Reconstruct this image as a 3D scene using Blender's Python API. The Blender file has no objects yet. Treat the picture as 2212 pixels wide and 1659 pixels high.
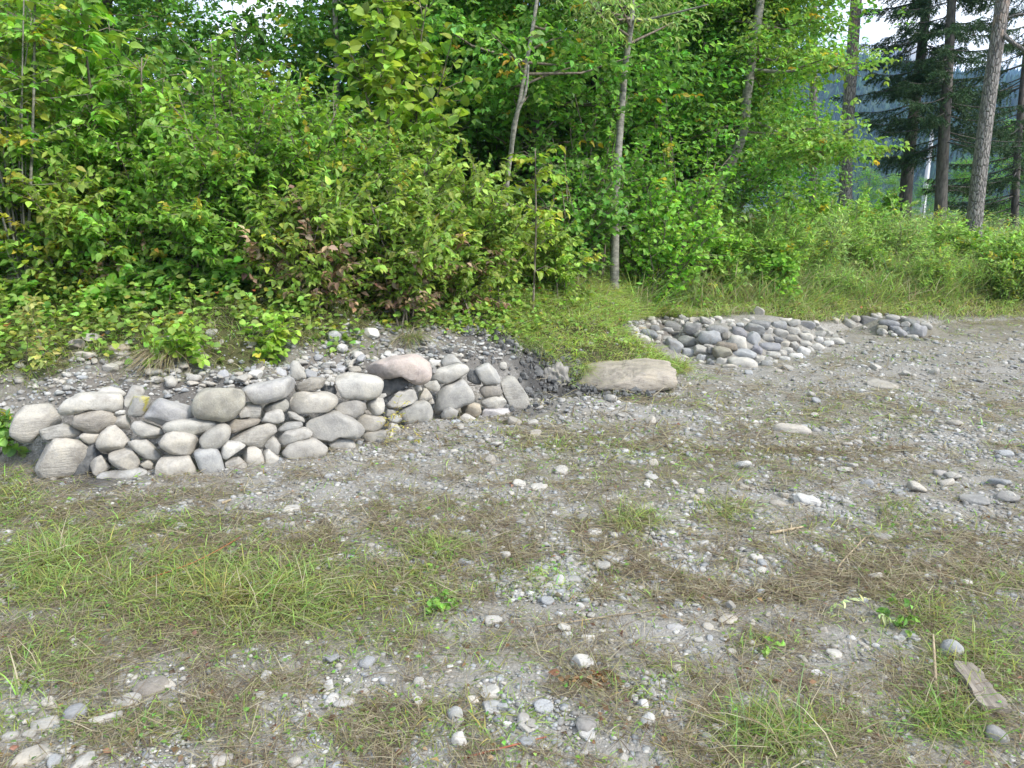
import bpy, bmesh, math, random
import numpy as np
from mathutils import Vector, Matrix, Euler

# ------------------------------------------------------------------ camera, sky, sun, exposure
SC = bpy.context.scene
COL = SC.collection
PITCH = math.radians(12.5)
CAM_H = 1.6
FPX = 1659.0                      # focal length for a picture 2212 px wide
cam_d = bpy.data.cameras.new('camera')
cam_d.sensor_width = 36.0
cam_d.lens = 36.0 * FPX / 2212.0
cam_d.clip_start = 0.05
cam_d.clip_end = 20000
cam = bpy.data.objects.new('camera', cam_d)
COL.objects.link(cam)
cam.location = (0, 0, CAM_H)
cam.rotation_euler = (math.pi / 2 - PITCH, 0, 0)
SC.camera = cam

SUN_EL, SUN_AZ = math.radians(43), math.radians(126)    # azimuth measured from +Y towards +X
world = bpy.data.worlds.new('World')
SC.world = world
world.use_nodes = True
wn, wl = world.node_tree.nodes, world.node_tree.links
wn.clear()
w_out = wn.new('ShaderNodeOutputWorld')
w_bg = wn.new('ShaderNodeBackground')
w_sky = wn.new('ShaderNodeTexSky')
w_sky.sky_type = 'NISHITA'
w_sky.sun_disc = False
w_sky.sun_elevation = SUN_EL
w_sky.sun_rotation = SUN_AZ
w_tc = wn.new('ShaderNodeTexCoord')
w_no = wn.new('ShaderNodeTexNoise')
w_no.inputs['Scale'].default_value = 2.6
w_no.inputs['Detail'].default_value = 7
w_no.inputs['Roughness'].default_value = 0.55
w_rp = wn.new('ShaderNodeValToRGB')
w_rp.color_ramp.elements[0].position = 0.30
w_rp.color_ramp.elements[1].position = 0.52
w_mx = wn.new('ShaderNodeMix')
w_mx.data_type = 'RGBA'
w_n2 = wn.new('ShaderNodeTexNoise')            # bright tops and blue grey undersides of the clouds
w_n2.inputs['Scale'].default_value = 5.5
w_n2.inputs['Detail'].default_value = 5
w_r2 = wn.new('ShaderNodeValToRGB')
w_r2.color_ramp.elements[0].position = 0.42
w_r2.color_ramp.elements[0].color = (4.0, 4.9, 6.3, 1)
w_r2.color_ramp.elements[1].position = 0.58
w_r2.color_ramp.elements[1].color = (12.5, 12.6, 12.9, 1)
wl.new(w_tc.outputs['Generated'], w_n2.inputs['Vector'])
wl.new(w_n2.outputs['Fac'], w_r2.inputs['Fac'])
wl.new(w_r2.outputs['Color'], w_mx.inputs[7])
wl.new(w_tc.outputs['Generated'], w_no.inputs['Vector'])
wl.new(w_no.outputs['Fac'], w_rp.inputs['Fac'])
wl.new(w_rp.outputs['Color'], w_mx.inputs[0])
wl.new(w_sky.outputs['Color'], w_mx.inputs[6])
wl.new(w_mx.outputs[2], w_bg.inputs['Color'])
w_bg.inputs['Strength'].default_value = 0.115
wl.new(w_bg.outputs[0], w_out.inputs['Surface'])

sun_d = bpy.data.lights.new('sun', 'SUN')
sun_d.energy = 3.1
sun_d.angle = math.radians(12)
sun_d.color = (1.0, 0.95, 0.87)
sun = bpy.data.objects.new('sun', sun_d)
COL.objects.link(sun)
sdir = Vector((math.sin(SUN_AZ) * math.cos(SUN_EL), math.cos(SUN_AZ) * math.cos(SUN_EL), math.sin(SUN_EL)))
sun.rotation_euler = (-sdir).to_track_quat('-Z', 'Y').to_euler()
sun.location = (20, -20, 40)

vs = SC.view_settings
vs.view_transform = 'Standard'
vs.look = 'None'
vs.exposure = 0.97
vs.gamma = 1.0
SC.cycles.max_bounces = 7
SC.cycles.transparent_max_bounces = 4
SC.cycles.volume_bounces = 0

rng = np.random.default_rng(7)
random.seed(7)

# ------------------------------------------------------------------ pixel <-> world
CT, ST = math.cos(PITCH), math.sin(PITCH)
def ray(px, py):
    u, v = (px - 1106) / FPX, (829.5 - py) / FPX
    return np.array([u, CT + v * ST, -ST + v * CT])
def at_depth(px, py, Y):
    d = ray(px, py); t = Y / d[1]
    return np.array([d[0] * t, Y, CAM_H + d[2] * t])
def project(x, y, z):
    dz = z - CAM_H
    f = y * CT - dz * ST
    f = np.maximum(f, 0.05)
    return 1106 + FPX * x / f, 829.5 - FPX * (y * ST + dz * CT) / f

# ------------------------------------------------------------------ numeric noise
def _hash(ix, iy, seed):
    n = (ix.astype(np.int64) * 374761393 + iy.astype(np.int64) * 668265263 + seed * 144665) & 0x7fffffff
    n = ((n ^ (n >> 13)) * 1274126177) & 0x7fffffff
    return ((n ^ (n >> 16)) & 0xffff) / 65535.0
def noise2(x, y, scale=1.0, seed=0, octaves=3):
    x = np.asarray(x, float) * scale; y = np.asarray(y, float) * scale
    tot, amp, s = 0, 1.0, 0
    for o in range(octaves):
        ix, iy = np.floor(x), np.floor(y)
        fx, fy = x - ix, y - iy
        fx, fy = fx * fx * (3 - 2 * fx), fy * fy * (3 - 2 * fy)
        a = _hash(ix, iy, seed + o); b = _hash(ix + 1, iy, seed + o)
        c = _hash(ix, iy + 1, seed + o); d = _hash(ix + 1, iy + 1, seed + o)
        tot = tot + amp * ((a * (1 - fx) + b * fx) * (1 - fy) + (c * (1 - fx) + d * fx) * fy)
        s += amp; amp *= .5; x = x * 2.03 + 11.3; y = y * 2.03 + 5.7
    return tot / s            # 0..1
def sstep(a, b, x):
    t = np.clip((x - a) / (b - a), 0, 1)
    return t * t * (3 - 2 * t)

# ------------------------------------------------------------------ the lie of the land
WX = np.array([-12, -6, -3.6, -3.0, -2.0, -1.5, -1.0, -0.5, 0.15, 0.6, 2.0])
WY = np.array([3.6, 4.2, 4.45, 4.52, 4.62, 4.85, 5.25, 5.70, 6.22, 6.60, 7.4])
def wall_front(x): return np.interp(x, WX, WY)
FX = np.array([-40, -12, -6, -3.6, -3.0, -2.0, -1.5, -1.0, -0.5, 0.15, 0.5, 0.9, 1.3, 1.85, 2.05, 2.3, 3.5, 5, 6.5, 8.3, 14, 30, 80])
FY = np.array([0, 3.4, 4.3, 4.72, 4.80, 4.92, 5.15, 5.55, 6.02, 6.72, 7.05, 7.35, 7.60, 7.95, 9.1, 9.45, 9.85, 10.85, 11.3, 11.7, 13.2, 18, 34])
DD = np.array([-1, 0, .15, .3, .6, 1.0, 1.6, 3, 6, 20, 60, 9000])
PX = np.array([-6, -3.1, -1.5, -.5, .2, .9, 1.4, 1.9, 2.3, 5, 9, 30])
PZ = np.array([
 [0, 0, .08, .18, .36, .56, .76, .95, 1.1, 1.3, 1.3, 1.3],
 [0, 0, .18, .34, .46, .66, .86, 1.0, 1.1, 1.3, 1.3, 1.3],
 [0, 0, .22, .40, .47, .74, .93, 1.02, 1.1, 1.3, 1.3, 1.3],
 [0, 0, .22, .40, .46, .68, .90, 1.02, 1.1, 1.3, 1.3, 1.3],
 [0, 0, .14, .30, .44, .66, .82, 1.0, 1.1, 1.3, 1.3, 1.3],
 [0, 0, .14, .34, .48, .58, .72, .95, 1.1, 1.3, 1.3, 1.3],
 [0, 0, .08, .17, .30, .44, .62, .9, 1.05, 1.25, 1.25, 1.25],
 [0, 0, .05, .10, .20, .33, .50, .78, 1.0, 1.2, 1.2, 1.2],
 [0, 0, .10, .20, .36, .50, .62, .85, 1.05, 1.2, 1.2, 1.2],
 [0, 0, .08, .16, .28, .42, .55, .75, .95, 1.15, 1.15, 1.15],
 [0, 0, .05, .10, .19, .29, .40, .60, .8, 1.0, 1.0, 1.0],
 [0, 0, .03, .05, .10, .16, .24, .40, .55, .8, .8, .8]])
def bank_d(x, y):
    wob = (noise2(x, y, 1.7, 41, 2) - .5) * .22 * sstep(.2, .9, np.asarray(x, float))
    e = .4
    sl = (np.interp(x + e, FX, FY) - np.interp(x - e, FX, FY)) / (2 * e)
    return (y - np.interp(x, FX, FY)) / np.sqrt(1 + np.minimum(np.abs(sl), 1.6) ** 2) + wob
_gx = np.linspace(-8, 31, 391)
_tab = np.array([[np.interp(g, PX, PZ[:, j]) for j in range(len(DD))] for g in _gx])
_dg = np.concatenate([np.linspace(-1, 4, 251), np.linspace(4.2, 70, 320)])
_tab2 = np.array([np.interp(_dg, DD, r) for r in _tab])
def _profile(x, d):
    i = np.clip((x + 8) / 39 * 390, 0, 389.999); i0 = i.astype(int); f = i - i0
    j = np.clip(np.interp(d, _dg, np.arange(len(_dg))), 0, len(_dg) - 1.001); j0 = j.astype(int); g = j - j0
    return ((_tab2[i0, j0] * (1 - f) + _tab2[i0 + 1, j0] * f) * (1 - g) + (_tab2[i0, j0 + 1] * (1 - f) + _tab2[i0 + 1, j0 + 1] * f) * g)
def _edge(x, y, ax, ay, bx, by):          # signed distance to the line a->b, positive on its left
    L = math.hypot(bx - ax, by - ay)
    return ((bx - ax) * (y - ay) - (by - ay) * (x - ax)) / L
def heap_mounds(x, y):
    d = np.minimum(_edge(x, y, 2.38, 8.05, 4.25, 9.55), _edge(x, y, 1.35, 9.35, 2.38, 8.05))
    d = np.minimum(d, _edge(x, y, 4.25, 9.55, 3.7, 10.6))
    m = .34 * sstep(-.02, .75, d) * (1 - sstep(10.2, 11.2, y))
    r = np.sqrt(((x - 5.35) / .62) ** 2 + ((y - 10.55) / .5) ** 2)
    return np.maximum(m, .22 * (1 - sstep(.15, 1.15, r)))
def height(x, y):
    x = np.asarray(x, float); y = np.asarray(y, float)
    d = bank_d(x, y)
    z = _profile(x, d)
    z = np.maximum(z, heap_mounds(x, y))
    near = 1 - sstep(18, 40, np.hypot(x, y))
    z = z + near * ((noise2(x, y, .55, 3, 2) - .5) * .09 * sstep(2, 4, y) + (noise2(x, y, 4.5, 9, 3) - .5) * .035)
    z = z + near * (noise2(x, y, 7, 15, 3) - .5) * .17 * sstep(.1, .4, d) * sstep(3, 1.2, d)
    z = z - .13 * np.exp(-(((x - .52) / .26) ** 2 + ((y - 6.78) / .2) ** 2))
    # spoil thrown up beside the dug end of the wall
    z = z + .10 * np.exp(-(((x - .62) / .45) ** 2 + ((y - 6.15) / .22) ** 2)) + .07 * np.exp(-(((x + .55) / .4) ** 2 + ((y - 5.5) / .2) ** 2))
    far = np.hypot(x, y)
    return z + sstep(60, 400, far) * (noise2(x, y, .004, 21, 2) - .5) * 8
def ground_hit(px, py, tmax=60.0):
    d = ray(px, py)
    t = np.concatenate([np.arange(1.2, 16, .02), np.arange(16, tmax, .1)])
    x, y, z = d[0] * t, d[1] * t, CAM_H + d[2] * t
    g = z - height(x, y)
    k = np.argmax(g < 0)
    if g[k] >= 0: k = len(t) - 1
    if k > 0:
        a = g[k - 1] / (g[k - 1] - g[k] + 1e-9); tt = t[k - 1] + a * (t[k] - t[k - 1])
    else: tt = t[k]
    return d * tt + np.array([0, 0, CAM_H])
def wall_hit(px, py):
    d = ray(px, py)
    t = np.arange(2.5, 12, .01)
    x, y, z = d[0] * t, d[1] * t, CAM_H + d[2] * t
    g = y - wall_front(x) - .30 * np.maximum(z, 0)
    k = int(np.argmax(g > 0))
    return d * t[k] + np.array([0, 0, CAM_H])

# ------------------------------------------------------------------ mesh helpers
def link(o, parent=None):
    COL.objects.link(o)
    if parent is not None: o.parent = parent
    return o
def tag(o, label=None, cat=None, group=None, kind=None):
    if label: o['label'] = label
    if cat: o['category'] = cat
    if group: o['group'] = group
    if kind: o['kind'] = kind
    return o
def root(name, loc, label, cat, group=None):
    o = bpy.data.objects.new(name, None)
    o.empty_display_size = .2
    o.location = tuple(float(v) for v in loc)
    link(o)
    return tag(o, label, cat, group)
def np_mesh(name, V, F3=None, F4=None, col=None, smooth=False, mat=None, attrs=None):
    me = bpy.data.meshes.new(name)
    V = np.asarray(V, np.float32)
    f3 = np.zeros((0, 3), np.int32) if F3 is None else np.asarray(F3, np.int32).reshape(-1, 3)
    f4 = np.zeros((0, 4), np.int32) if F4 is None else np.asarray(F4, np.int32).reshape(-1, 4)
    me.vertices.add(len(V)); me.vertices.foreach_set('co', V.ravel())
    nl = f3.size + f4.size
    me.loops.add(nl)
    me.loops.foreach_set('vertex_index', np.concatenate([f3.ravel(), f4.ravel()]))
    n = len(f3) + len(f4)
    me.polygons.add(n)
    ls = np.concatenate([np.arange(len(f3)) * 3, f3.size + np.arange(len(f4)) * 4]).astype(np.int32)
    me.polygons.foreach_set('loop_start', ls)
    me.polygons.foreach_set('use_smooth', np.full(n, bool(smooth)))
    if col is not None:
        a = me.color_attributes.new('tint', 'FLOAT_COLOR', 'POINT')
        c = np.ones((len(V), 4), np.float32); c[:, :3] = col
        a.data.foreach_set('color', c.ravel())
    for k, v in (attrs or {}).items():
        a = me.attributes.new(k, 'FLOAT', 'POINT')
        a.data.foreach_set('value', np.asarray(v, np.float32))
    me.update(calc_edges=True)
    if mat: me.materials.append(mat)
    return me
def put(name, me, parent=None, loc=None):
    o = bpy.data.objects.new(name, me)
    if loc is not None: o.location = tuple(float(v) for v in loc)
    return link(o, parent)
def nrm(a):
    return a / np.maximum(np.linalg.norm(a, axis=-1, keepdims=True), 1e-9)

class Soup:                      # gathers strips, leaves and tubes into one mesh
    def __init__(s): s.V, s.F3, s.F4, s.C, s.n = [], [], [], [], 0
    def add(s, V, F3=None, F4=None, C=(1, 1, 1)):
        V = np.asarray(V, float)
        if F3 is not None and len(F3): s.F3.append(np.asarray(F3).reshape(-1, 3) + s.n)
        if F4 is not None and len(F4): s.F4.append(np.asarray(F4).reshape(-1, 4) + s.n)
        s.V.append(V)
        s.C.append(np.broadcast_to(np.asarray(C, float), (len(V), 3)))
        s.n += len(V)
    def mesh(s, name, mat, smooth=False):
        return np_mesh(name, np.concatenate(s.V), np.concatenate(s.F3) if s.F3 else None, np.concatenate(s.F4) if s.F4 else None,
                       np.concatenate(s.C), smooth, mat)
def tube(S, P, R, n=6, C=(1, 1, 1), cap=True):
    P = np.asarray(P, float); R = np.broadcast_to(np.asarray(R, float), (len(P),))
    T = nrm(np.gradient(P, axis=0))
    ref = np.array([1, 0, 0]) if abs(T[0, 0]) < .8 else np.array([0, 1, 0])
    A = nrm(np.cross(T, ref)); B = np.cross(T, A)
    a = np.linspace(0, 2 * math.pi, n, endpoint=False)
    V = P[:, None] + R[:, None, None] * (A[:, None] * np.cos(a)[None, :, None] + B[:, None] * np.sin(a)[None, :, None])
    m = len(P)
    i = np.arange(m - 1)[:, None] * n; j = np.arange(n)[None]
    F = np.stack([i + j, i + (j + 1) % n, i + n + (j + 1) % n, i + n + j], -1).reshape(-1, 4)
    V = V.reshape(-1, 3)
    F3 = None
    if cap:
        V = np.concatenate([V, P[-1:]]); k = (m - 1) * n
        F3 = [[k + q, k + (q + 1) % n, m * n] for q in range(n)]
    S.add(V, F3, F, C)
def curve_pts(P, k=6):           # smooth polyline through P
    P = np.asarray(P, float); t = np.arange(len(P)); tt = np.linspace(0, len(P) - 1, (len(P) - 1) * k + 1)
    out = []
    for v in tt:
        i = min(int(v), len(P) - 2); f = v - i
        p0, p1, p2, p3 = P[max(i - 1, 0)], P[i], P[i + 1], P[min(i + 2, len(P) - 1)]
        out.append(.5 * (2 * p1 + (p2 - p0) * f + (2 * p0 - 5 * p1 + 4 * p2 - p3) * f * f + (3 * p1 - p0 - 3 * p2 + p3) * f ** 3))
    return np.array(out)

LEAF_GAIN = np.array([3.0, 2.95, 2.4])
# leaf templates: rows of (t, half width), with a midrib
def leaf_template(rows):
    V = [(0, 0)]; F3, F4 = [], []
    for t, w in rows: V += [(t, -w), (t, 0), (t, w)]
    V.append((1, 0)); last = len(V) - 1
    F3 += [(0, 2, 1), (0, 3, 2)]
    for r in range(len(rows) - 1):
        a = 1 + 3 * r
        F4 += [(a, a + 1, a + 4, a + 3), (a + 1, a + 2, a + 5, a + 4)]
    a = 1 + 3 * (len(rows) - 1)
    F3 += [(a, a + 1, last), (a + 1, a + 2, last)]
    return np.array(V, float), np.array(F3), np.array(F4) if F4 else np.zeros((0, 4), int)
LEAF = {'ovate': leaf_template([(.18, .24), (.45, .33), (.75, .19)]),
        'round': leaf_template([(.12, .30), (.45, .46), (.78, .34)]),
        'lance': leaf_template([(.3, .13), (.65, .11)]),
        'small': leaf_template([(.42, .32)]),
        'thin': leaf_template([(.4, .10)])}
def leaves(S, P, D, N, L, C, shape='ovate', droop=.25, fold=.35):
    """P base, D direction, N upper side, L length, C colour: arrays over leaves."""
    T, F3, F4 = LEAF[shape]
    P = np.asarray(P, float); n = len(P)
    if n == 0: return
    D = nrm(np.asarray(D, float)); N = np.asarray(N, float)
    C = np.clip(np.asarray(C, float) * LEAF_GAIN, 0, .8)
    X = nrm(np.cross(D, N)); N = np.cross(X, D)
    L = np.broadcast_to(np.asarray(L, float), (n,))
    dr = np.broadcast_to(np.asarray(droop, float), (n,)) * rng.uniform(.5, 1.6, n)
    fo = fold * rng.uniform(.4, 1.5, n)
    t, w = T[:, 0], T[:, 1]
    V = P[:, None] + L[:, None, None] * (D[:, None] * t[None, :, None] + X[:, None] * w[None, :, None]
        + N[:, None] * (fo[:, None] * np.abs(w)[None] - dr[:, None] * (t ** 2)[None])[..., None])
    k = len(T)
    off = (np.arange(n) * k)[:, None, None]
    Cc = np.repeat(np.broadcast_to(np.asarray(C, float), (n, 3)), k, axis=0)
    S.add(V.reshape(-1, 3), (F3[None] + off).reshape(-1, 3), (F4[None] + off).reshape(-1, 4) if len(F4) else None, Cc)
def blades(S, P, D, L, W, C, bend=.5, up=None):
    """grass blades: base P, leaning direction D (unit), bending over towards the horizontal part of D."""
    P = np.asarray(P, float); n = len(P)
    if n == 0: return
    D = nrm(np.asarray(D, float))
    H = D * np.array([1, 1, 0]); H = nrm(H + 1e-6)
    L = np.broadcast_to(np.asarray(L, float), (n,)); W = np.broadcast_to(np.asarray(W, float), (n,))
    bend = np.broadcast_to(np.asarray(bend, float), (n,))
    X = nrm(np.cross(H, np.array([0, 0, 1.0])) + rng.normal(0, .3, (n, 3)))
    ts = np.array([0, .4, .75, 1.0]); ws = np.array([1, .85, .5])
    cen = [P + L[:, None] * (D * t + bend[:, None] * t * t * (H * .45 - np.array([0, 0, .55]))) for t in ts]
    rows = []
    for i in range(3):
        rows += [cen[i] - X * (W * ws[i])[:, None], cen[i] + X * (W * ws[i])[:, None]]
    rows.append(cen[3])
    V = np.stack(rows, 1)
    off = (np.arange(n) * 7)[:, None, None]
    F4 = np.array([[0, 1, 3, 2], [2, 3, 5, 4]])[None] + off
    F3 = np.array([[4, 5, 6]])[None] + off
    S.add(V.reshape(-1, 3), F3.reshape(-1, 3), F4.reshape(-1, 4), np.repeat(np.broadcast_to(np.asarray(C, float), (n, 3)), 7, axis=0))
def vary(base, n, s=.18, hue=.08):
    """n colours round a base: brightness and hue both wander."""
    b = np.asarray(base, float)
    k = np.exp(rng.normal(0, s, (n, 1)))
    return np.clip(b * k * np.exp(rng.normal(0, hue, (n, 3))), .003, .9)

# ------------------------------------------------------------------ materials
def new_mat(name):
    m = bpy.data.materials.new(name); m.use_nodes = True
    nt = m.node_tree; nt.nodes.clear()
    out = nt.nodes.new('ShaderNodeOutputMaterial')
    return m, nt.nodes, nt.links, out
def node(ns, t, **kw):
    n = ns.new(t)
    for k, v in kw.items():
        if k in n.inputs.keys(): n.inputs[k].default_value = v
        else: setattr(n, k, v)
    return n
def mixc(ns, ls, fac, a, b, mode='MIX'):
    m = ns.new('ShaderNodeMix'); m.data_type = 'RGBA'; m.blend_type = mode
    for sock, v in ((0, fac), (6, a), (7, b)):
        if hasattr(v, 'node'): ls.new(v, m.inputs[sock])
        elif sock == 0: m.inputs[0].default_value = v
        else: m.inputs[sock].default_value = (*v, 1) if len(v) == 3 else v
    return m.outputs[2]
def ramp(ns, ls, src, stops):
    r = ns.new('ShaderNodeValToRGB'); ls.new(src, r.inputs['Fac'])
    el = r.color_ramp.elements
    while len(el) > 1: el.remove(el[-1])
    el[0].position = stops[0][0]; el[0].color = (*stops[0][1], 1) if not np.isscalar(stops[0][1]) else (*([stops[0][1]] * 3), 1)
    for p, c in stops[1:]:
        e = el.new(p); e.color = (*c, 1) if not np.isscalar(c) else (*([c] * 3), 1)
    return r.outputs['Color']
def leaf_mat(name, trans=.42, rough=.5, spec=.35):
    m, ns, ls, out = new_mat(name)
    at = node(ns, 'ShaderNodeAttribute', attribute_name='tint')
    p = node(ns, 'ShaderNodeBsdfPrincipled', Roughness=rough)
    p.inputs['Specular IOR Level'].default_value = spec
    tr = ns.new('ShaderNodeBsdfTranslucent')
    ls.new(at.outputs['Color'], p.inputs['Base Color'])
    hs = node(ns, 'ShaderNodeHueSaturation', Hue=.485, Saturation=1.1, Value=1.5)
    ls.new(at.outputs['Color'], hs.inputs['Color']); ls.new(hs.outputs[0], tr.inputs['Color'])
    mx = node(ns, 'ShaderNodeMixShader'); mx.inputs[0].default_value = trans
    ls.new(p.outputs[0], mx.inputs[1]); ls.new(tr.outputs[0], mx.inputs[2]); ls.new(mx.outputs[0], out.inputs['Surface'])
    return m
M_LEAF = leaf_mat('leaf')
M_GRASS = leaf_mat('grass_blade', .4, .6, .2)
M_NEEDLE = leaf_mat('needle', .1, .6, .2)
def bark_mat(name, a, b, sx, sz, bump=.4, upper=None, z0=3, z1=7):
    m, ns, ls, out = new_mat(name)
    tc = ns.new('ShaderNodeTexCoord')
    mp = node(ns, 'ShaderNodeMapping'); mp.inputs['Scale'].default_value = (sx, sx, sz)
    ls.new(tc.outputs['Object'], mp.inputs['Vector'])
    no = node(ns, 'ShaderNodeTexNoise', Scale=1.0, Detail=6, Roughness=.65); ls.new(mp.outputs[0], no.inputs['Vector'])
    n2 = node(ns, 'ShaderNodeTexNoise', Scale=1.3, Detail=3); ls.new(tc.outputs['Object'], n2.inputs['Vector'])
    c = ramp(ns, ls, no.outputs['Fac'], [(.35, a), (.62, b)])
    if upper:
        sp = ns.new('ShaderNodeSeparateXYZ'); ls.new(tc.outputs['Object'], sp.inputs[0])
        ad = node(ns, 'ShaderNodeMath', operation='MULTIPLY_ADD'); ls.new(n2.outputs['Fac'], ad.inputs[0]); ad.inputs[1].default_value = 3.5
        ls.new(sp.outputs['Z'], ad.inputs[2])
        mr = node(ns, 'ShaderNodeMapRange'); ls.new(ad.outputs[0], mr.inputs[0])
        mr.inputs[1].default_value = z0 + 1.7; mr.inputs[2].default_value = z1 + 1.7
        c = mixc(ns, ls, mr.outputs[0], c, mixc(ns, ls, no.outputs['Fac'], upper, [v * .6 for v in upper]))
    c = mixc(ns, ls, .35, c, ramp(ns, ls, n2.outputs['Fac'], [(.35, .45), (.65, 1.0)]), 'MULTIPLY')
    p = node(ns, 'ShaderNodeBsdfPrincipled', Roughness=.85); ls.new(c, p.inputs['Base Color'])
    bp = node(ns, 'ShaderNodeBump', Strength=bump, Distance=.03); ls.new(no.outputs['Fac'], bp.inputs['Height']); ls.new(bp.outputs[0], p.inputs['Normal'])
    ls.new(p.outputs[0], out.inputs['Surface'])
    return m
M_TWIG = bark_mat('twig_bark', (.10, .08, .06), (.26, .22, .17), 40, 12, .2)
M_GREYBARK = bark_mat('grey_bark', (.12, .115, .095), (.32, .31, .26), 14, 30, .25)
M_DARKBARK = bark_mat('dark_bark', (.055, .05, .045), (.16, .148, .132), 22, 5, .5)
def plate_bark(name):
    m, ns, ls, out = new_mat(name)
    tc = ns.new('ShaderNodeTexCoord')
    wob = node(ns, 'ShaderNodeTexNoise', Scale=5.0, Detail=3); ls.new(tc.outputs['Object'], wob.inputs['Vector'])
    ad = node(ns, 'ShaderNodeVectorMath', operation='MULTIPLY_ADD'); ls.new(wob.outputs['Color'], ad.inputs[0]); ad.inputs[1].default_value = (.08, .08, .08); ls.new(tc.outputs['Object'], ad.inputs[2])
    mp = node(ns, 'ShaderNodeMapping'); mp.inputs['Scale'].default_value = (24, 24, 6); ls.new(ad.outputs[0], mp.inputs['Vector'])
    vo = node(ns, 'ShaderNodeTexVoronoi', feature='DISTANCE_TO_EDGE', Scale=1.0); ls.new(mp.outputs[0], vo.inputs['Vector'])
    vc = node(ns, 'ShaderNodeTexVoronoi', Scale=1.0); ls.new(mp.outputs[0], vc.inputs['Vector'])
    fine = node(ns, 'ShaderNodeTexNoise', Scale=55.0, Detail=4); ls.new(tc.outputs['Object'], fine.inputs['Vector'])
    grey = mixc(ns, ls, fine.outputs['Fac'], (.17, .155, .145), (.40, .38, .355))
    orange = mixc(ns, ls, fine.outputs['Fac'], (.24, .14, .08), (.46, .28, .16))
    sp = ns.new('ShaderNodeSeparateXYZ'); ls.new(tc.outputs['Object'], sp.inputs[0])
    h = node(ns, 'ShaderNodeMath', operation='MULTIPLY_ADD'); ls.new(wob.outputs['Fac'], h.inputs[0]); h.inputs[1].default_value = 4.0; ls.new(sp.outputs['Z'], h.inputs[2])
    h2 = node(ns, 'ShaderNodeMath', operation='MULTIPLY_ADD'); ls.new(vc.outputs['Color'], h2.inputs[0]); h2.inputs[1].default_value = 2.5; ls.new(h.outputs[0], h2.inputs[2])
    mr = node(ns, 'ShaderNodeMapRange'); ls.new(h2.outputs[0], mr.inputs[0]); mr.inputs[1].default_value = 7.6; mr.inputs[2].default_value = 11.0
    c = mixc(ns, ls, mr.outputs[0], grey, orange)
    c = mixc(ns, ls, .8, c, ramp(ns, ls, vo.outputs['Distance'], [(.0, .28), (.10, .85), (.3, 1.05)]), 'MULTIPLY')
    c = mixc(ns, ls, .4, c, ramp(ns, ls, vc.outputs['Color'], [(.1, .6), (.9, 1.2)]), 'MULTIPLY')
    p = node(ns, 'ShaderNodeBsdfPrincipled', Roughness=.9); ls.new(c, p.inputs['Base Color'])
    hh = ramp(ns, ls, vo.outputs['Distance'], [(.0, 0.0), (.18, 1.0)])
    bp = node(ns, 'ShaderNodeBump', Strength=.9, Distance=.03); ls.new(hh, bp.inputs['Height']); ls.new(bp.outputs[0], p.inputs['Normal'])
    ls.new(p.outputs[0], out.inputs['Surface'])
    return m
M_PINEBARK = plate_bark('pine_bark')
M_OLDBARK = bark_mat('pine_bark', (.15, .138, .125), (.37, .345, .315), 26, 4.5, .9, (.36, .17, .07), 3.6, 7.5)
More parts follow.
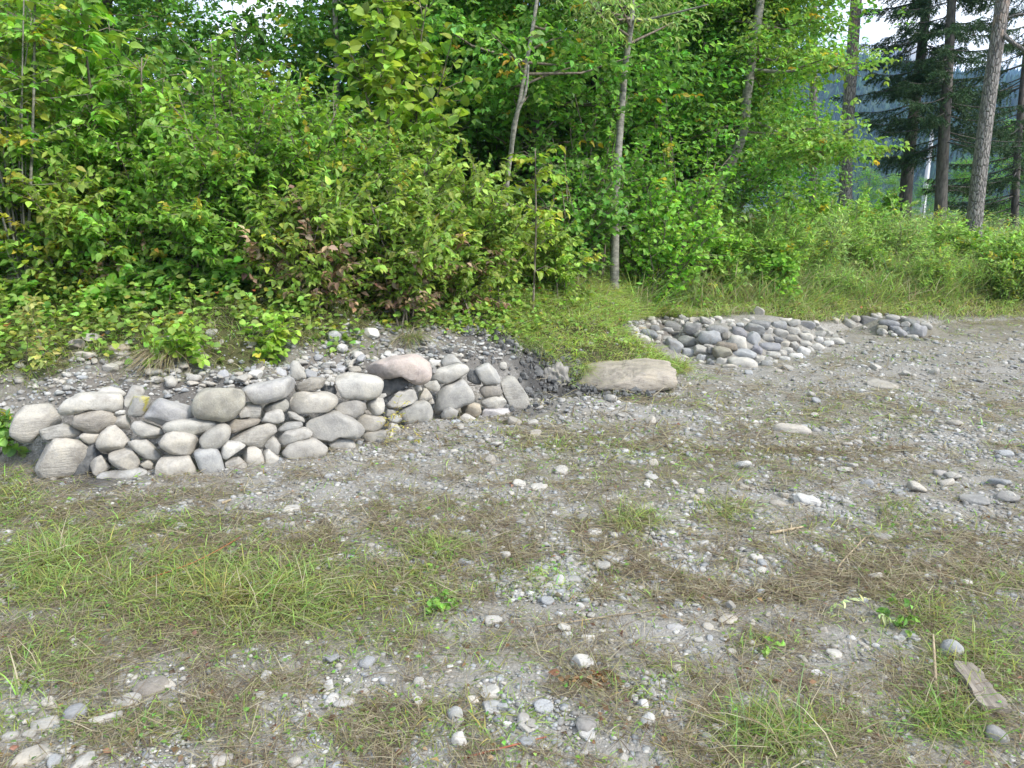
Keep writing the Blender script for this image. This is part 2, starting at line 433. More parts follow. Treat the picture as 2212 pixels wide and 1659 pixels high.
def stone_mat(name, layered=0.0, stain=None):
    m, ns, ls, out = new_mat(name)
    oi = ns.new('ShaderNodeObjectInfo')
    tc = ns.new('ShaderNodeTexCoord')
    ml = node(ns, 'ShaderNodeVectorMath', operation='MULTIPLY_ADD')
    ls.new(tc.outputs['Object'], ml.inputs[0]); ml.inputs[1].default_value = (1, 1, 1)
    rv = node(ns, 'ShaderNodeMath', operation='MULTIPLY'); ls.new(oi.outputs['Random'], rv.inputs[0]); rv.inputs[1].default_value = 37.0
    cb = ns.new('ShaderNodeCombineXYZ')
    for i in range(3): ls.new(rv.outputs[0], cb.inputs[i])
    ls.new(cb.outputs[0], ml.inputs[2])
    v = ml.outputs[0]
    big = node(ns, 'ShaderNodeTexNoise', Scale=9.0, Detail=5, Roughness=.6); ls.new(v, big.inputs['Vector'])
    fine = node(ns, 'ShaderNodeTexNoise', Scale=90.0, Detail=4, Roughness=.7); ls.new(v, fine.inputs['Vector'])
    mp = node(ns, 'ShaderNodeMapping'); mp.inputs['Scale'].default_value = (7, 7, 34); mp.inputs['Rotation'].default_value = (.25, .3, 0)
    ls.new(v, mp.inputs['Vector'])
    lay = node(ns, 'ShaderNodeTexNoise', Scale=1.0, Detail=5, Roughness=.72, Distortion=2.2); ls.new(mp.outputs[0], lay.inputs['Vector'])
    c = mixc(ns, ls, 1.0, oi.outputs['Color'], ramp(ns, ls, big.outputs['Fac'], [(.28, (.66, .66, .68)), (.5, .95), (.75, (1.2, 1.17, 1.1))]), 'MULTIPLY')
    c = mixc(ns, ls, .5, c, ramp(ns, ls, fine.outputs['Fac'], [(.3, .7), (.5, .97), (.7, 1.18)]), 'MULTIPLY')
    if layered:
        c = mixc(ns, ls, mixc(ns, ls, 1.0, ramp(ns, ls, big.outputs['Fac'], [(.4, 1.0), (.6, .25)]), (layered,) * 3, 'MULTIPLY'), c, ramp(ns, ls, lay.outputs['Fac'], [(.34, (.55, .53, .5)), (.47, 1.0), (.68, 1.15)]), 'MULTIPLY')
    c = mixc(ns, ls, 1.0, c, (.80, .79, .78), 'MULTIPLY')
    # pale mineral veins and a little damp earth where it has stuck
    vo = node(ns, 'ShaderNodeTexNoise', Scale=5.0, Detail=2, Distortion=1.5); ls.new(v, vo.inputs['Vector'])
    vein = ramp(ns, ls, vo.outputs['Fac'], [(.485, 0.0), (.5, 1.0), (.515, 0.0)])
    c = mixc(ns, ls, mixc(ns, ls, 1.0, vein, (.22, .22, .22), 'MULTIPLY'), c, (.50, .49, .46))
    d2 = node(ns, 'ShaderNodeTexNoise', Scale=4.0, Detail=6, Roughness=.7); ls.new(v, d2.inputs['Vector'])
    dirt = ramp(ns, ls, d2.outputs['Fac'], [(.47, 0.0), (.53, .9)] if stain else [(.54, 0.0), (.68, .7)])
    c = mixc(ns, ls, dirt, c, stain or (.20, .183, .16))
    p = node(ns, 'ShaderNodeBsdfPrincipled', Roughness=.82); p.inputs['Specular IOR Level'].default_value = .25
    ls.new(c, p.inputs['Base Color'])
    hsum = node(ns, 'ShaderNodeMath', operation='MULTIPLY_ADD'); ls.new(fine.outputs['Fac'], hsum.inputs[0]); hsum.inputs[1].default_value = .35
    ls.new((lay if layered else big).outputs['Fac'], hsum.inputs[2])
    bp = node(ns, 'ShaderNodeBump', Strength=.55 if layered else .4, Distance=.025); ls.new(hsum.outputs[0], bp.inputs['Height'])
    ls.new(bp.outputs[0], p.inputs['Normal']); ls.new(p.outputs[0], out.inputs['Surface'])
    return m
M_STONE = stone_mat('river_stone')
M_LAYER = stone_mat('layered_stone', .75)
M_LICHEN = stone_mat('lichen_stone', .2, (.42, .38, .07))
# ------------------------------------------------------------------ ground cover masks (where the gravel, straw and green lie)
GREEN = [(2160,690,150,34,.7),(2040,722,200,20,.4),(1900,770,200,16,.3),(450,1280,430,110,1),(130,1200,150,110,.9),(250,1130,300,50,.5),(100,1400,150,70,.7),(620,1310,220,60,1),(930,1185,80,26,.9),(1370,1130,60,22,.9),
 (1690,1580,150,50,.9),(2050,1550,90,45,.8),(2110,1420,110,110,.8),(1650,1390,60,25,.8),(2010,1330,80,45,.8),(1450,1000,330,50,.3),(1250,955,200,35,.4),
 (1900,1150,150,50,.3),(1050,1400,150,60,.25),(900,1560,250,60,.3),(20,1070,60,60,1),(1500,870,200,26,.35),(1800,900,300,50,.35),(1100,1260,200,40,.3),
 (300,1560,250,40,.45),(1400,1480,200,50,.25),(940,1310,60,26,.8),(960,1100,200,26,.3),(2150,1250,80,40,.4),(1560,1100,80,24,.5),(2150,900,100,50,.3)]
STRAW = [(2020,735,240,24,.7),(2150,700,120,30,.8),(700,1130,500,60,1),(280,1090,300,40,.9),(450,1290,520,150,.7),(1250,1240,450,70,.6),(1200,1140,300,45,.8),(1950,1280,320,90,.9),(1950,1480,320,100,1),
 (1260,1460,130,40,.9),(600,1480,330,70,.8),(250,1440,300,60,.6),(1750,980,330,55,.6),(1400,870,220,36,.7),(1950,860,330,50,.6),(1500,1220,250,45,.8),(1620,1560,400,70,.5),
 (1100,1040,250,30,.6),(650,1030,200,20,.6),(2100,1180,150,60,.6),(900,1580,200,60,.4),(1450,950,250,36,.5),(1800,780,200,20,.5)]
BARE = [(1150,1560,560,110,1),(1270,1300,260,90,.9),(760,1065,380,36,.9),(1700,1100,330,50,.7),(2000,930,300,60,.7),(1900,770,260,50,.9),(1850,1380,150,50,.7),
 (300,1500,320,50,.7),(1330,900,220,45,.7),(2100,1070,150,60,.8),(1230,880,120,40,1),(250,1040,200,22,.7),(150,1600,250,70,.8),(1500,1190,250,60,.5)]
def blobs(tab, px, py):
    m = np.zeros_like(px)
    for x, y, rx, ry, w in tab:
        m = np.maximum(m, w * np.exp(-(((px - x) / rx) ** 2 + ((py - y) / ry) ** 2) * .9))
    return m
def masks(x, y):
    """green, straw, bare on the flat; d is the distance into the bank."""
    x = np.asarray(x, float); y = np.asarray(y, float)
    d = bank_d(x, y)
    px, py = project(x, np.maximum(y, .6), np.zeros_like(x))
    out = ((px < -150) | (px > 2360) | (py > 1800))
    fill = noise2(x, y, .9, 77, 2)
    n1 = noise2(x, y, 2.2, 31, 3); n2 = noise2(x, y, 2.6, 32, 3); n3 = noise2(x, y, 1.6, 33, 3)
    g = np.where(out, fill * .6, blobs(GREEN, px, py)); s = np.where(out, .6, blobs(STRAW, px, py)); b = np.where(out, 1 - fill, blobs(BARE, px, py))
    n5 = noise2(x, y, 7, 37, 3)
    g = np.clip((g + .12) * (.1 + .8 * n1 + .9 * n5), 0, 1); n4 = noise2(x, y, 8, 35, 3)
    s = np.clip((s * .7 + .26) * (.6 * n2 + 2.4 * sstep(.38, .62, n4) * .55), 0, 1); b = np.clip((b * .8 + .3) * (.5 * n3 + 1.3 * sstep(.62, .40, n4)), 0, 1)
    s = s * (1 - .6 * b)
    return g, s, b, d
def clay_mask(x, y, d):
    """dark freshly dug earth round the ends of the wall and along its back."""
    c = np.exp(-(((x - .62) / .55) ** 2 + ((y - 6.92) / .42) ** 2)) * 1.8
    c = np.maximum(c, .45 * sstep(.08, .2, d) * sstep(.5, .35, d) * (x > -3.1) * (x < .2))
    c = np.maximum(c, .9 * np.exp(-(((x + .15) / .35) ** 2 + ((y - 7.15) / .28) ** 2)))
    c = np.maximum(c, .9 * np.exp(-(((x + 2.55) / .25) ** 2 + ((y - 4.5) / .16) ** 2)))
    c = np.maximum(c, .8 * np.exp(-(((x - .1) / .3) ** 2 + ((y - 6.02) / .12) ** 2)))
    return np.clip(c * (.5 + noise2(x, y, 5, 50, 2)), 0, 1)
HEAP_POLY = [(1340,700),(1362,726),(1425,762),(1468,788),(1540,800),(1640,802),(1740,770),(1840,744),(1850,732),(1900,736),(1960,738),(2015,722),(2000,692),(1930,682),(1850,686),(1830,700),(1760,695),(1640,686),(1560,686),(1420,684)]
def in_heap(x, y):
    px, py = project(x, np.maximum(y, .6), height(x, y))
    ins = np.zeros(np.shape(px), bool); n = len(HEAP_POLY)
    for i in range(n):
        (ax, ay), (bx, by) = HEAP_POLY[i], HEAP_POLY[(i + 1) % n]
        ins ^= ((ay > py) != (by > py)) & (px < (bx - ax) * (py - ay) / (by - ay + 1e-9) + ax)
    return (ins & (y > 7.5) & (y < 11.6)).astype(float)
def bank_cover(x, y, d):
    """how thickly the bank is overgrown (0 bare .. 1 full)"""
    n = noise2(x, y, 2.3, 60, 3)
    wallside = np.maximum(sstep(.32, .88, d + (n - .5) * 1.2), .8 * sstep(.5, .6, d) * sstep(.56, .64, noise2(x, y, 3.3, 64, 2)))
    slope = sstep(-.12, .06, d + (n - .5) * .25)
    right = sstep(.0, .4, d + (n - .5) * .4)
    d0 = np.interp(x, [-1.3, -.8, -.25, .2, .5, .9], [1.0, .78, .56, .28, .08, -.12])
    slope = sstep(d0 - .1, d0 + .1, d + (n - .5) * .25)
    t = sstep(-1.3, -1.0, x); u = sstep(1.8, 2.4, x)
    c = wallside * (1 - t) + slope * t
    c = c * (1 - u) + right * u
    # the dug face above the right end of the wall stays bare
    c = c * (1 - np.exp(-(((x + .25) / .22) ** 2 + ((y - 6.9) / .2) ** 2))) * (1 - np.exp(-(((x - .45) / .26) ** 2 + ((y - 6.85) / .18) ** 2)))
    c = c * (1 - in_heap(x, y))
    left = sstep(-2.9, -3.6, x)
    return np.maximum(c, left * sstep(.0, .3, d + (n - .5) * .5) * (.35 + .65 * sstep(.7, 1.2, d)))

# ------------------------------------------------------------------ the ground sheet
def axis(lo, hi, step, far):
    a = list(np.arange(lo, hi, step))
    s, v = step, a[-1]
    up = []
    while v < far: s *= 1.16; v += s; up.append(v)
    s, v = step, lo
    dn = []
    while v > -far: s *= 1.16; v -= s; dn.append(v)
    return np.array(dn[::-1] + a + up)
gx = axis(-4.6, 9.0, .045, 4000); gy = axis(1.6, 13.0, .045, 4000)
X, Y = np.meshgrid(gx, gy)
Xf, Yf = X.ravel(), Y.ravel()
Z = height(Xf, Yf)
g_, s_, b_, d_ = masks(Xf, Yf)
cl_ = clay_mask(Xf, Yf, d_)
cov_ = np.where(d_ > 0, bank_cover(Xf, Yf, d_), 0)
# roughness of the real surface: ruts, clods, dug clay
near = 1 - sstep(12, 20, np.hypot(Xf, Yf))
Z = Z + near * ((noise2(Xf, Yf, 11, 81, 2) - .5) * .018 + (noise2(Xf, Yf, 16, 83, 2) - .5) * .10 * cl_ + (noise2(Xf, Yf, 30, 87, 2) - .5) * .05 * cl_)
nx, ny = len(gx), len(gy)
i = np.arange(ny - 1)[:, None] * nx + np.arange(nx - 1)[None]
F = np.stack([i, i + 1, i + nx + 1, i + nx], -1).reshape(-1, 4)

def ground_mat():
    m, ns, ls, out = new_mat('ground_soil')
    def attr(n): return node(ns, 'ShaderNodeAttribute', attribute_name=n).outputs['Fac']
    tc = ns.new('ShaderNodeTexCoord'); v = tc.outputs['Object']
    def noi(sc, det=5, ro=.6):
        n = node(ns, 'ShaderNodeTexNoise', Scale=sc, Detail=det, Roughness=ro); ls.new(v, n.inputs['Vector']); return n.outputs['Fac']
    n_big, n_mid, n_fine = noi(1.6), noi(14, 6, .65), noi(70, 4, .7)
    vo = node(ns, 'ShaderNodeTexVoronoi', Scale=55.0); ls.new(v, vo.inputs['Vector'])
    grit = mixc(ns, ls, .8, (.42, .41, .39), ramp(ns, ls, vo.outputs['Color'], [(.1, .45), (.5, .95), (.95, 1.7)]), 'MULTIPLY')
    soil = mixc(ns, ls, n_mid, (.21, .195, .175), (.38, .365, .34))
    c = mixc(ns, ls, ramp(ns, ls, n_fine, [(.38, 0.0), (.58, 1.0)]), soil, grit)
    c = mixc(ns, ls, attr('straw'), c, mixc(ns, ls, n_mid, (.22, .20, .165), (.40, .365, .305)))
    c = mixc(ns, ls, attr('bare'), c, mixc(ns, ls, n_fine, (.30, .29, .275), (.48, .465, .44)))
    c = mixc(ns, ls, attr('green'), c, mixc(ns, ls, n_mid, (.10, .09, .05), (.20, .18, .10)))
    c = mixc(ns, ls, attr('cover'), c, mixc(ns, ls, n_mid, (.07, .085, .03), (.15, .14, .07)))
    c = mixc(ns, ls, attr('bank'), c, mixc(ns, ls, n_mid, (.15, .135, .12), (.33, .31, .285)))
    c = mixc(ns, ls, attr('clay'), c, mixc(ns, ls, n_mid, (.05, .05, .052), (.135, .133, .13)))
    c = mixc(ns, ls, 1.0, c, (.82, .81, .80), 'MULTIPLY')
    p = node(ns, 'ShaderNodeBsdfPrincipled', Roughness=.9); p.inputs['Specular IOR Level'].default_value = .2
    ls.new(c, p.inputs['Base Color'])
    hs = node(ns, 'ShaderNodeMath', operation='ADD'); ls.new(n_fine, hs.inputs[0]); ls.new(n_mid, hs.inputs[1])
    bp = node(ns, 'ShaderNodeBump', Strength=.7, Distance=.03); ls.new(hs.outputs[0], bp.inputs['Height']); ls.new(bp.outputs[0], p.inputs['Normal'])
    ls.new(p.outputs[0], out.inputs['Surface'])
    return m
flat = (d_ < .05)
me = np_mesh('ground', np.stack([Xf, Yf, Z], 1), None, F, None, True, ground_mat(),
    dict(green=g_ * flat, straw=s_ * flat * .42, bare=b_ * flat * .8, cover=cov_, clay=cl_, bank=sstep(.1, .4, d_) * (1 - cov_)))
tag(put('ground', me), kind='structure')

# ------------------------------------------------------------------ stones
_ico = {}
def ico(level):
    if level not in _ico:
        bm = bmesh.new(); bmesh.ops.create_icosphere(bm, subdivisions=level, radius=1)
        _ico[level] = (np.array([v.co[:] for v in bm.verts]), np.array([[v.index for v in f.verts] for f in bm.faces])); bm.free()
    return _ico[level]
def lumps(U, amp, k, r):
    """smooth random lumpiness over the unit directions U"""
    out = np.zeros(len(U))
    for _ in range(7):
        w = r.normal(0, k, 3); out += np.sin(U @ w + r.uniform(0, 6.28)) / 7 ** .5
    return amp * out
def facets(P, n, lo, hi, r):
    """knock flat faces on a unit-ish stone"""
    for _ in range(n):
        w = r.normal(0, 1, 3); w /= np.linalg.norm(w)
        c = r.uniform(lo, hi) * np.max(P @ w)
        e = np.maximum(P @ w - c, 0)
        P = P - w[None] * (e * .88)[:, None]
    return P
def profile(poly, smooth=7, n=144):
    """polar outline of a traced stone, smoothed"""
    poly = np.asarray(poly, float)
    a = poly; b = np.roll(poly, -1, 0)
    ph = np.linspace(-math.pi, math.pi, n, endpoint=False)
    R = np.zeros(n)
    for i, t in enumerate(ph):
        dx, dy = math.cos(t), math.sin(t)
        e = b - a
        den = dx * e[:, 1] - dy * e[:, 0]; den = np.where(np.abs(den) < 1e-12, 1e-12, den)
        tt = (a[:, 0] * e[:, 1] - a[:, 1] * e[:, 0]) / den
        ss = (a[:, 0] * dy - a[:, 1] * dx) / den
        ok = (ss >= -1e-6) & (ss <= 1 + 1e-6) & (tt > 0)
        R[i] = tt[ok].max() if ok.any() else R[i - 1]
    k = np.hanning(smooth + 2)[1:-1]; k /= k.sum()
    h = smooth // 2
    return ph, np.convolve(np.concatenate([R[-h:], R, R[:h]]), k, 'valid')[:n]
def hit_plane(px, py, C, nv):
    d = ray(px, py); t = (np.dot(C, nv) - CAM_H * nv[2]) / np.dot(d, nv)
    return d * t + np.array([0, 0, CAM_H])
def traced_stone(name, outline, C, label, cat, col, group=None, boxy=.8, cuts=0, depth=.8, mat=None, level=4, seed=0, parent=None, push=None, rough=.02, smooth=7):
    """a stone whose outline (picture points) stands at C, with a body as deep as it is wide"""
    r = np.random.default_rng(seed + 100)
    C = np.array(C, float)
    nv = np.array([C[0], C[1], 0]); nv /= np.linalg.norm(nv)
    rt = np.array([nv[1], -nv[0], 0])
    W = np.array([hit_plane(x, y, C, nv) for x, y in outline])
    uv = np.stack([(W - C) @ rt, W[:, 2] - C[2]], 1)
    area = .5 * abs(np.sum(uv[:, 0] * np.roll(uv[:, 1], -1) - uv[:, 1] * np.roll(uv[:, 0], -1)))
    D = depth * math.sqrt(area / math.pi)
    cen = uv.mean(0); uv = uv - cen
    ph, R = profile(uv, smooth)
    U, Fc = ico(level)
    f = np.arctan2(U[:, 2], U[:, 0]); s = np.hypot(U[:, 0], U[:, 2])
    rr = np.interp(f, np.append(ph, math.pi), np.append(R, R[0]))
    u = rr * s ** boxy * np.cos(f); v = rr * s ** boxy * np.sin(f)
    w = np.sign(U[:, 1]) * np.abs(U[:, 1]) ** boxy * D
    P = np.stack([u / D, w / D, v / D], 1)
    if cuts: P = facets(P, cuts, .60, .88, r)
    k = 1 + lumps(U, rough, 3.2, r) + lumps(U, rough * .55, 8, r) + lumps(U, rough * .25, 19, r)
    P = P * k[:, None] * D
    V = P[:, 0:1] * rt + P[:, 1:2] * nv + P[:, 2:3] * np.array([0, 0, 1.0])
    me = np_mesh(name, V, Fc, None, None, True, mat or M_STONE)
    o = put(name, me, parent, C + rt * cen[0] + np.array([0, 0, cen[1]]) + (nv * push if push else 0))
    o.color = (*col, 1)
    return tag(o, label, cat, group)
def pebble_mesh(name, a, b, c, seed, cuts=2, level=3, boxy=.85, mat=None, rough=.04):
    r = np.random.default_rng(seed)
    U, Fc = ico(level)
    P = np.sign(U) * np.abs(U) ** boxy
    if cuts: P = facets(P, cuts, .5, .88, r)
    P = P * (1 + lumps(U, rough, 3, r) + lumps(U, rough * .4, 9, r))[:, None] * np.array([a, b, c])
    return np_mesh(name, P, Fc, None, None, True, mat or M_STONE)

GREY, PALE, WARM, TAN, BLUE, DARK, OLIVE, BROWN, WHITE, PINK = (.46,.45,.42), (.56,.545,.505), (.525,.495,.44), (.46,.39,.285), (.395,.412,.428), (.24,.24,.235), (.355,.34,.275), (.30,.265,.22), (.64,.635,.61), (.53,.43,.39)
CROP = {'A': (100, 1450, 3.687), 'B': (600, 1350, 3.318), 'C': (1100, 1350, 3.687), 'D': (1500, 1350, 3.687), 'E': (2450, 1180, 3.687), 'F': (2850, 1180, 3.687), 'G': (3250, 1180, 4.916)}
def crop_pts(c, pts):
    ox, oy, s = CROP[c]
    return [((ox + x / s) * .553, (oy + y / s) * .553) for x, y in pts]
# crop, label, colour, boxiness, facets, set-back, material, outline
WALL = [
('A','big fissured pale boulder standing on the ground at the left front corner of the wall',WARM,.62,2,.02,'L2',[(130,1100),(190,1010),(330,970),(480,955),(640,950),(760,970),(860,1040),(930,1120),(900,1230),(800,1340),(730,1440),(640,1500),(430,1530),(210,1530),(130,1380),(95,1220)]),
('A','flat grey pointed slab lying on the big fissured corner boulder',GREY,.75,1,0,'L',[(165,900),(230,830),(390,760),(520,750),(680,795),(830,870),(800,910),(640,945),(430,965),(250,985),(180,950)]),
('A','long smooth bar of pale stone on the top course at the left end',PALE,.7,1,.03,'S',[(470,540),(510,460),(620,380),(760,325),(1000,312),(1250,315),(1370,330),(1400,420),(1410,540),(1270,580),(1120,558),(950,535),(820,545),(700,605),(560,635),(490,590)]),
('A','dusty pale boulder half sunk behind the flat pointed slab at the left end',WARM,.65,2,.16,'L2',[(-160,650),(-20,520),(200,490),(380,500),(470,600),(510,720),(470,800),(300,880),(170,900),(100,1000),(-60,1000),(-250,900)]),
('A','brownish lemon shaped stone with fine grain under the long pale bar',(.37,.335,.285),.85,0,0,'L2',[(665,750),(700,640),(780,560),(900,520),(1080,540),(1240,590),(1330,680),(1290,750),(1170,805),(1060,880),(880,870),(760,820),(690,790)]),
('A','small pale lens shaped stone wedged beside the round sand coloured stone',WARM,.85,0,0,'S',[(770,940),(830,890),(960,880),(1070,890),(1050,960),(1000,1030),(910,1050),(820,1000)]),
('A','round sand coloured stone under the lemon shaped stone',WARM,.85,0,-.02,'S',[(1020,1010),(1080,900),(1180,810),(1300,785),(1420,815),(1500,890),(1520,960),(1450,1040),(1390,1110),(1270,1170),(1180,1195),(1080,1150),(1020,1090)]),
('A','smooth cream stone with dark specks resting in the wet clay at the foot',(.47,.44,.385),.85,0,-.03,'S',[(1190,1200),(1280,1150),(1420,1110),(1540,1120),(1620,1220),(1645,1310),(1610,1390),(1500,1415),(1360,1405),(1260,1350),(1210,1290)]),
('A','grey saddle shaped stone leaning against the smooth cream stone',GREY,.8,1,.02,'S',[(1465,1010),(1530,955),(1640,985),(1760,980),(1880,1060),(1960,1170),(1975,1250),(1860,1280),(1740,1250),(1600,1160),(1500,1080)]),
('A','pale oblong stone tilted down to the right above the saddle shaped stone',PALE,.72,1,0,'S',[(1515,790),(1560,710),(1680,720),(1830,775),(1960,820),(2010,880),(1960,950),(1830,990),(1680,950),(1560,890)]),
('A','grey stone with a yellow lichen patch on the top course',GREY,.75,3,0,'Y',[(1440,600),(1500,500),(1560,360),(1650,320),(1770,330),(1810,440),(1780,560),(1700,650),(1560,650)]),
('A','upright pale stone behind the lichen patched stone',PALE,.75,2,.1,'S',[(1420,420),(1480,300),(1540,210),(1680,220),(1720,300),(1600,420),(1540,500),(1470,535),(1420,520)]),
('A','broad broken grey stone with frosty white marks left of the olive boulder',(.35,.355,.375),.7,4,.01,'S',[(1690,640),(1790,560),(1830,460),(1930,395),(2070,405),(2250,445),(2430,520),(2440,640),(2290,705),(2100,725),(1980,790),(1850,755),(1740,700)]),
('A','thin pale chip under the right end of the long pale bar',WHITE,.8,1,.02,'S',[(1280,600),(1350,565),(1450,558),(1430,615),(1340,625)]),
('A','warm pale block set back behind the lemon shaped stone',WARM,.7,2,.08,'S',[(1290,640),(1450,620),(1510,700),(1515,830),(1400,830),(1270,800)]),
('A','small pointed pale stone stuck in dark clay at the foot',WARM,.75,3,-.04,'S',[(930,1330),(1000,1260),(1090,1210),(1150,1300),(1230,1380),(1110,1450),(1020,1510),(920,1430)]),
('A','small rounded cream stone peeping out left of the flat topped bottom block',(.46,.43,.36),.85,0,.02,'S',[(1640,1340),(1690,1275),(1790,1280),(1840,1330),(1820,1420),(1720,1400)]),
('A','low flat grey slab half buried in clay at the foot',BLUE,.75,2,-.05,'S',[(1000,1540),(1120,1470),(1400,1430),(1630,1390),(1740,1420),(1800,1530),(1500,1580),(1250,1610),(1050,1600)]),
('A','grey rounded stone whose back shows above the long pale bar',PALE,.85,0,.16,'S',[(1010,320),(1090,250),(1220,225),(1350,250),(1440,310),(1440,380),(1200,390),(1030,370)]),
('B','big olive grey oval boulder with a thin white vein on the top course',OLIVE,.72,0,-.05,'S',[(495,770),(540,650),(640,575),(800,545),(950,500),(1060,480),(1130,520),(1175,640),(1175,740),(1110,830),(1050,920),(900,970),(780,945),(600,930),(520,870)]),
('B','long loaf shaped pale grey stone right of the olive boulder',(.44,.435,.43),.78,0,-.02,'S',[(1155,545),(1280,510),(1450,480),(1600,440),(1740,412),(1830,450),(1855,520),(1820,600),(1700,660),(1560,710),(1400,745),(1260,735),(1190,700),(1178,620)]),
('B','grey banded block under the left end of the loaf shaped stone',GREY,.65,2,.06,'L',[(1150,740),(1280,740),(1405,765),(1415,850),(1405,930),(1260,945),(1160,900),(1120,830)]),
('B','small pale knob beside the grey banded block',PALE,.75,2,.0,'S',[(1060,900),(1120,830),(1190,795),(1245,830),(1255,920),(1150,945),(1070,940)]),
('B','dark grey rounded bar under the right end of the loaf shaped stone',(.295,.295,.27),.75,0,.03,'S',[(1415,780),(1520,750),(1690,690),(1745,735),(1752,800),(1700,850),(1560,858),(1425,862)]),
('B','squarish pale block with a chipped right end below the dark rounded bar',PALE,.68,2,-.01,'S',[(1390,920),(1440,870),(1600,828),(1660,842),(1692,910),(1692,970),(1600,1005),(1480,1008),(1385,990)]),
('B','thin grey wedge pointing right between two flatter stones',GREY,.8,1,.03,'S',[(1695,920),(1750,855),(1850,875),(1940,925),(1965,990),(1880,985),(1790,948)]),
('B','flat lens of grey stone with a dark top below the thin grey wedge',(.42,.425,.42),.85,0,0,'L2',[(1580,1090),(1680,1020),(1800,970),(1900,982),(1938,1030),(1900,1062),(1740,1098),(1620,1115)]),
('B','thin brown flaky slab under the olive boulder',BROWN,.75,2,.04,'L',[(870,1000),(1000,955),(1160,942),(1395,948),(1360,1005),(1250,1045),(1120,1095),(1000,1145),(950,1060)]),
('B','long whitish oval stone in the middle of the left half',(.47,.465,.43),.75,1,.02,'S',[(115,1050),(170,990),(320,955),(480,940),(620,950),(800,955),(880,990),(900,1070),(760,1120),(600,1190),(480,1140),(330,1110),(180,1125)]),
('B','smooth pale lemon shaped stone in front of the whitish oval one',WARM,.88,0,-.04,'S',[(48,1260),(130,1160),(250,1100),(400,1105),(530,1150),(580,1230),(588,1330),(500,1400),(340,1410),(190,1380),(90,1310)]),
('B','egg shaped grey stone tilted up to the right of the smooth lemon one',(.39,.38,.35),.86,0,-.04,'S',[(578,1270),(620,1180),(700,1100),(830,1030),(920,1010),(980,1060),(998,1130),(960,1220),(880,1300),(800,1338),(660,1342),(600,1322)]),
('B','rough cracked wedge of pale stone rising to the right',(.385,.365,.325),.68,3,0,'L',[(970,1215),(1040,1130),(1180,1075),(1380,1020),(1520,988),(1605,1040),(1605,1090),(1530,1150),(1450,1235),(1400,1315),(1270,1295),(1150,1275)]),
('B','white faced wedge block in the second course from the ground',WHITE,.68,2,-.04,'S',[(878,1400),(890,1290),(950,1243),(1110,1243),(1185,1290),(1172,1345),(1060,1412),(960,1472),(900,1455)]),
('B','blue grey cube block with a crack standing on the ground',BLUE,.62,3,-.03,'S',[(522,1390),(600,1345),(760,1322),(820,1340),(872,1430),(905,1560),(930,1650),(750,1670),(620,1670),(575,1540)]),
('B','wide flat topped cream block at the bottom of the wall',WARM,.62,2,-.03,'S',[(-60,1600),(-30,1510),(150,1460),(350,1430),(505,1413),(545,1500),(565,1600),(580,1700),(400,1730),(200,1730),(0,1720)]),
('B','grey two faced stone left of the lying cigar shaped one',GREY,.7,3,0,'S',[(1420,1300),(1460,1210),(1540,1172),(1595,1210),(1650,1290),(1650,1390),(1590,1410),(1500,1355)]),
('B','upright block with a shaded left face and a pale front on the ground',WARM,.62,3,-.02,'S',[(1130,1430),(1220,1320),(1320,1298),(1390,1350),(1425,1450),(1442,1570),(1350,1600),(1240,1600),(1190,1510)]),
('B','low pale wedge between the cube block and the upright block',WARM,.72,2,-.05,'S',[(925,1500),(1000,1460),(1110,1448),(1190,1520),(1228,1590),(1150,1640),(950,1640)]),
('B','leaning pale wedge right of the upright block on the ground',PALE,.72,2,-.01,'S',[(1395,1345),(1480,1326),(1560,1390),(1680,1510),(1580,1575),(1440,1580),(1420,1450)]),
('B','lying cigar shaped pale stone under the flat lens',PALE,.75,1,-.02,'S',[(1572,1170),(1640,1120),(1850,1075),(1960,1062),(2050,1115),(2035,1180),(1900,1218),(1780,1248),(1660,1284),(1605,1230)]),
('C','pale loaf with a wrinkled left cheek on the top course',PALE,.68,1,-.03,'S',[(758,520),(790,430),(880,396),(1050,408),(1250,438),(1400,468),(1458,530),(1442,620),(1380,722),(1250,762),(1080,748),(900,758),(818,742),(768,650)]),
('C','wide boat shaped stone with a rusty tint under the brown grained one',WARM,.7,2,.0,'S',[(78,760),(140,680),(300,666),(500,680),(690,683),(790,728),(808,800),(770,862),(640,962),(500,1002),(380,1012),(220,962),(130,912)]),
('C','dark brown grained stone on the top course beside small pebbles',(.30,.275,.235),.78,1,.03,'L',[(203,520),(280,490),(400,453),(560,468),(642,490),(612,560),(560,642),(400,662),(198,657)]),
('C','pale upright egg shaped stone at the back edge of the wall top',(.47,.455,.41),.8,0,.12,'S',[(93,430),(120,280),(160,218),(230,223),(290,300),(340,400),(350,470),(220,500),(105,490)]),
('C','huge pinkish slab with white scratches crowning the wall',PINK,.62,3,-.02,'S',[(1208,390),(1250,310),(1350,240),(1600,168),(1850,143),(2080,136),(2132,200),(2158,330),(2152,480),(2000,547),(1880,532),(1790,442),(1700,420),(1540,452),(1400,452),(1228,432)]),
('C','smooth grey oval below the wrinkled loaf',(.385,.37,.345),.85,0,0,'S',[(728,930),(830,830),(960,768),(1100,753),(1192,810),(1212,890),(1172,972),(1060,1052),(960,1032),(835,982)]),
('C','rounded cube of pale stone below the wrinkled loaf',PALE,.66,1,0,'S',[(1208,850),(1260,780),(1380,748),(1460,768),(1482,850),(1468,992),(1380,1012),(1270,987),(1228,950)]),
('C','large smooth grey stone with a sloping ridge in the middle of the wall',(.36,.355,.335),.75,2,-.04,'S',[(318,1140),(370,1070),(500,1010),(650,968),(770,958),(880,1010),(1040,1070),(1182,1180),(1188,1240),(1100,1332),(1000,1312),(850,1292),(700,1372),(580,1342),(420,1302),(348,1222)]),
